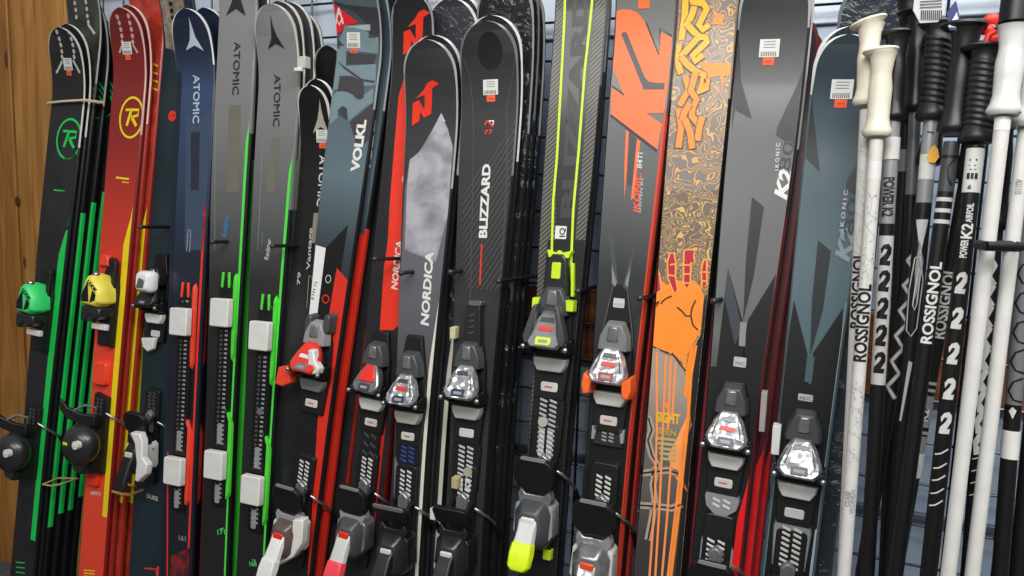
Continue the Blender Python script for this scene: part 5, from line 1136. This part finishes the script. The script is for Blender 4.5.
p.build(); p.grip(95, 230, 'smooth', BK, .9)
# grey curl pole at the right border
p = Pole('grey ski pole with black loops at the right border, white sticker below', (1031, 180), (1001, 560), .0105, M('#74777b', .4, .2), YP+.015, low=(440, BK))
for i in range(6):
    v = 262+i*29; a = p.pj(0, p.row(v)); p.line(BK, [(a[0]+8, v), (a[0]-2, v+3), (a[0]-7, v+12), (a[0]-2, v+21), (a[0]+7, v+24)], .0025, 1)
p.ring(BK, 404, 436, 1); a = p.pj(0, p.row(412)); p.poly(LGREY, [(a[0]-4, 410), (a[0], 406), (a[0]+4, 410), (a[0], 418)], 2); p.build(); p.tape(M('#d9d9d4', .45), 430, 458, 1.07); p.grip(60, 180, 'ridged', BK)
p = Pole('plain black ski pole in the lower right corner', (1050, 240), (1018, 560), .0105, BK, YP+.065); p.build(); p.grip(90, 240, 'smooth', BK)
# white pair
p1 = Pole('white ski pole with ivory grip, the taller and rear one of the ivory-gripped pair', (866.5, 110), (853, 384), .0094, WP, YP+.03)
scrolls(p1, 130, 300, 3); p1.text(INK, 'ROSSIGNOL', 328, 252, 1.0, -.1); p1.build(); p1.grip(19, 106, 'smooth', IV, 1.1, .86, None, .3)
p2 = Pole('white ski pole with ivory grip, the lower and front one of the ivory-gripped pair', (876.5, 140), (845, 560), .0096, WP, YP-.0)
scrolls(p2, 195, 280, 5); scrolls(p2, 380, 460, 8); p2.text(INK, 'ROSSIGNOL', 361, 284, 1.1, -.1)
p2.text(GREY, 'CLASS', 505, 490, .4, -.3); p2.text(GREY, 'WOMEN', 512, 488, .4, .4); p2.build(); p2.grip(48, 137, 'smooth', IV, 1.08, .84, None, .08)
p2.tape(M('#d9d9d6', .45), 162, 180, 1.03, 'label')
# silver with black hooks
p3 = Pole('silver ski pole with black hook shapes and a black band, right of the ivory pair', (893, 118), (868, 560), .0105, SIL, YP+.035, low=(382, BK))
p3.text(INK, 'POWER K2', 178, 217, .85, 0, 2); p3.ring(BK, 224, 236, 1); p3.ring(M('#b7b8b6', .4), 236, 384, 1); twos(p3, BK, [248, 274, 301, 328, 355]); p3.build(); p3.grip(30, 121, 'smooth', BK, 1.0, .9)
p3.tape(M('#d6d6d2', .45), 138, 160, 1.12, 'barcode_label')
# silver with ovals
p5 = Pole('silver and black ski pole with ridged grip and a yellow sticker', (931.5, 120), (897, 500), .0108, SIL, YP+.032, low=(203, BK))
p5.ring(M('#d3d3cf', .45), 155, 180, 1); p5.line(INK, [(927, 133), (934, 134)], .002, 2)
def PX(p, x, v): a = p.pj(0, p.row(v)); return (a[0]+x, v)
p5.poly(M('#b9bbbb', .4), [PX(p5, -6.5, 220), PX(p5, 6, 220), PX(p5, 1, 255)], 1); p5.poly(M('#8b8d8e', .4), [PX(p5, -1, 240), PX(p5, 5, 262), PX(p5, 0, 300), PX(p5, -3, 270)], 1)
p5.line(M('#b9bbbb', .4), [PX(p5, x, v) for x, v in ((-4, 258), (-7, 290), (-6, 330), (-1, 336), (4, 328), (6, 280), (1, 256), (-4, 258))], .0016, 2)
p5.line(M('#b9bbbb', .4), [PX(p5, x, v) for x, v in ((-1, 285), (-2, 305), (0, 310), (2, 304), (3, 272), (1, 268), (-1, 285))], .0016, 2)
p5.poly(M('#b5b6b4', .4), [PX(p5, -1, 360), PX(p5, 3, 362), PX(p5, -3, 420), PX(p5, -5, 420)], 1)
p5.poly(M('#9a9c9c', .4), [PX(p5, 4, 430), PX(p5, 7, 440), PX(p5, 7, 600), PX(p5, -3, 600)], 1)
p5.build(); p5.grip(20, 120, 'ridged', M('#1c1d1f', .45), 1.12, .85)
mb = MB(); xx, pp = p5.pix(933, 157); z = p5.rad(pp)*1.08
mb.loft([[(xx+a, pp+b_, z+dz) for a, b_ in ((-.008, -.002), (-.003, .012), (.001, .016), (.005, .01), (.008, -.002), (.003, -.01), (-.004, -.01))] for dz in (0, .0015)], M('#f2b21c', .45)); mb.build('yellow_sticker', p5.root)
p6 = Pole('dark grey ski pole with a smooth black grip and white upright lettering', (952, 142), (911, 455), .0105, M('#4b4d50', .38, .2), YP-.012, low=(192, BK))
p6.ring(BK, 156, 159, 1); p6.line(BK, [PX(p6, x, v) for x, v in ((5, 160), (-1, 168), (1, 180), (5, 186))], .003, 1)
for v in (198, 209, 220): p6.ring(M('#c5c6c4', .4), v, v+4, 1)
p6.text(WHITE, 'ROSSIGNOL', 343, 262, .82); p6.build(); p6.grip(22, 134, 'smooth', M('#1b1c1e', .4), 1.15, .95)
p7 = Pole('black ski pole with ridged grip, white hook shapes and a white barcode label', (976, 146), (930, 560), .0108, BK, YP-.035)
p7.text(WHITE, 'POWER', 258, 240, .5, -.1); p7.text(WHITE, 'K2', 239, 224, .75, 0); p7.text(WHITE, 'AIRFOIL', 223, 204, .45, .1)
twos(p7, M('#dadbd9', .4), [276, 311, 346, 381, 415]); 
for v in (449, 463, 475, 488, 500): p7.line(WHITE, [PX(p7, -7, v+4), PX(p7, -1, v+3), PX(p7, 6, v-1)], .0018, 1)
p7.build(); p7.grip(44, 143, 'ridged', M('#1a1b1d', .45), 1.15, .9); p7.tape(M('#d9dad7', .45), 149, 193, 1.04, 'barcode_label')
mb = MB(); r = p7.rad(1)*1.06
for i, (va, vb, x0, x1) in enumerate(((160, 162, -.5, .3), (166, 167, -.5, .2), (170, 171, -.4, .3), (174, 180, -.6, -.3), (174, 180, -.2, .1), (174, 180, .2, .5))):
    pa, pb = p7.row(vb), p7.row(va); mb.add([(x*r, q, math.sqrt(r*r-(x*r)**2)+.0003) for x, q in ((x0, pa), (x1, pa), (x1, pb), (x0, pb))], [[0, 1, 2, 3]], INK)
mb.text('6', (-.4*r, p7.row(190)), (.0*r, p7.row(190)), r*1.0, INK, .006); mb.build('label_print', p7.root)
p8 = Pole('long white ski pole with a white grip in clear wrap, near the right border', (1003, 118), (948, 576), .0092, WP, YP-.075)
p8.ring(M('#e9e9e6', .35), 117, 131, 1); p8.build(); p8.grip(20, 116, 'smooth', M('#d3d4d1', .25, coat=.6), 1.1, .5, BK); p8.tape(BK, -14, 23, 2.0, 'black_cap')
p10 = Pole('long white ski pole right of the one in clear wrap, its grip beyond the frame', (1026, 128), (972, 576), .0092, WP, YP-.045)
p10.text(GREY, 'ALU 115', 180, 195, .5); p10.build(); p10.grip(18, 128, 'smooth', M('#c6c8c6', .2, coat=.8), 1.1, .8)
# tags, tie and band on the poles
def strap(name, label, cat, pts, y, m, th=.002):
    P = [at(u, v, y) for u, v in pts]; c = sum(P, Vector())/len(P); mb = MB()
    mb.loft([[tuple(q-c+Vector((0, dy, 0))) for q in P] for dy in (0, th)], m); o = mb.build(name, None); o.location = c; tag(o, label, cat); return o
t_ = strap('barcode_tag', 'white barcoded paper tag hanging above the ridged grip, cut by the frame top', 'tag', [(916, -14), (946, -14), (945, 12), (938, 22), (920, 23), (913, 10)], YP-.045, M('#c3c5c8', .45))
mb = MB(); c = t_.location
for i in range(11):
    q = [at(921+i*2, 10, YP-.0462)-c, at(922.1+i*2, 10, YP-.0462)-c, at(921.8+i*2, 20, YP-.0462)-c, at(920.7+i*2, 20, YP-.0462)-c]; mb.add([tuple(a) for a in q], [[0, 1, 2, 3]], INK)
for i in range(3):
    q = [at(920, 1+i*3, YP-.0462)-c, at(942, 0+i*3, YP-.0462)-c, at(942, 1+i*3, YP-.0462)-c, at(920, 2+i*3, YP-.0462)-c]; mb.add([tuple(a) for a in q], [[0, 1, 2, 3]], DGREY)
mb.build('barcode', t_)
t2 = strap('hang_tag', 'blue-edged white triangular hang tag between two black grips', 'tag', [(947, 12), (956, 0), (963, 31), (949, 30)], YP+.03, M('#27356f', .4))
mb = MB(); c = t2.location; mb.add([tuple(at(u, v, YP+.0295)-c) for u, v in ((948, 27), (957, 12), (960, 28))], [[0, 1, 2]], WHITE); mb.build('white_face', t2)
c = at(994, 26, YP+.05); mb = MB()
for dx, dz, a in ((-.004, .012, .5), (.012, .006, -.4), (-.01, -.006, 1.2), (.004, -.02, 1.7), (.015, -.008, .1)):
    mb.ball((dx*.8, 0, dz*.8), .0085, M('#e8352b', .45), 10, (1.2, .5, .9))
mb.tube([(.02, 0, .004), (-.006, -.004, -.012), (-.012, -.004, -.034)], .004, M('#e8352b', .45), 8)
o = mb.build('red_tie', None, 0, True); o.location = c; tag(o, 'bright red tie knotted beside the black grip near the upper right corner', 'tie')
A = at(986, 246, YP-.09); B = at(1020, 247, YP-.06); c = (A+B)/2; mb = MB()
mb.tube([tuple(q-c) for q in (A, (A+B)/2+Vector((0, -.004, 0)), B, B+Vector((.003, .04, 0)), A+Vector((-.003, .04, 0)), A)], .0062, DBLACK, 8)
o = mb.build('rubber_band', None, 0, True); o.location = c; tag(o, 'black band holding the white poles together near the right border', 'rubber band')
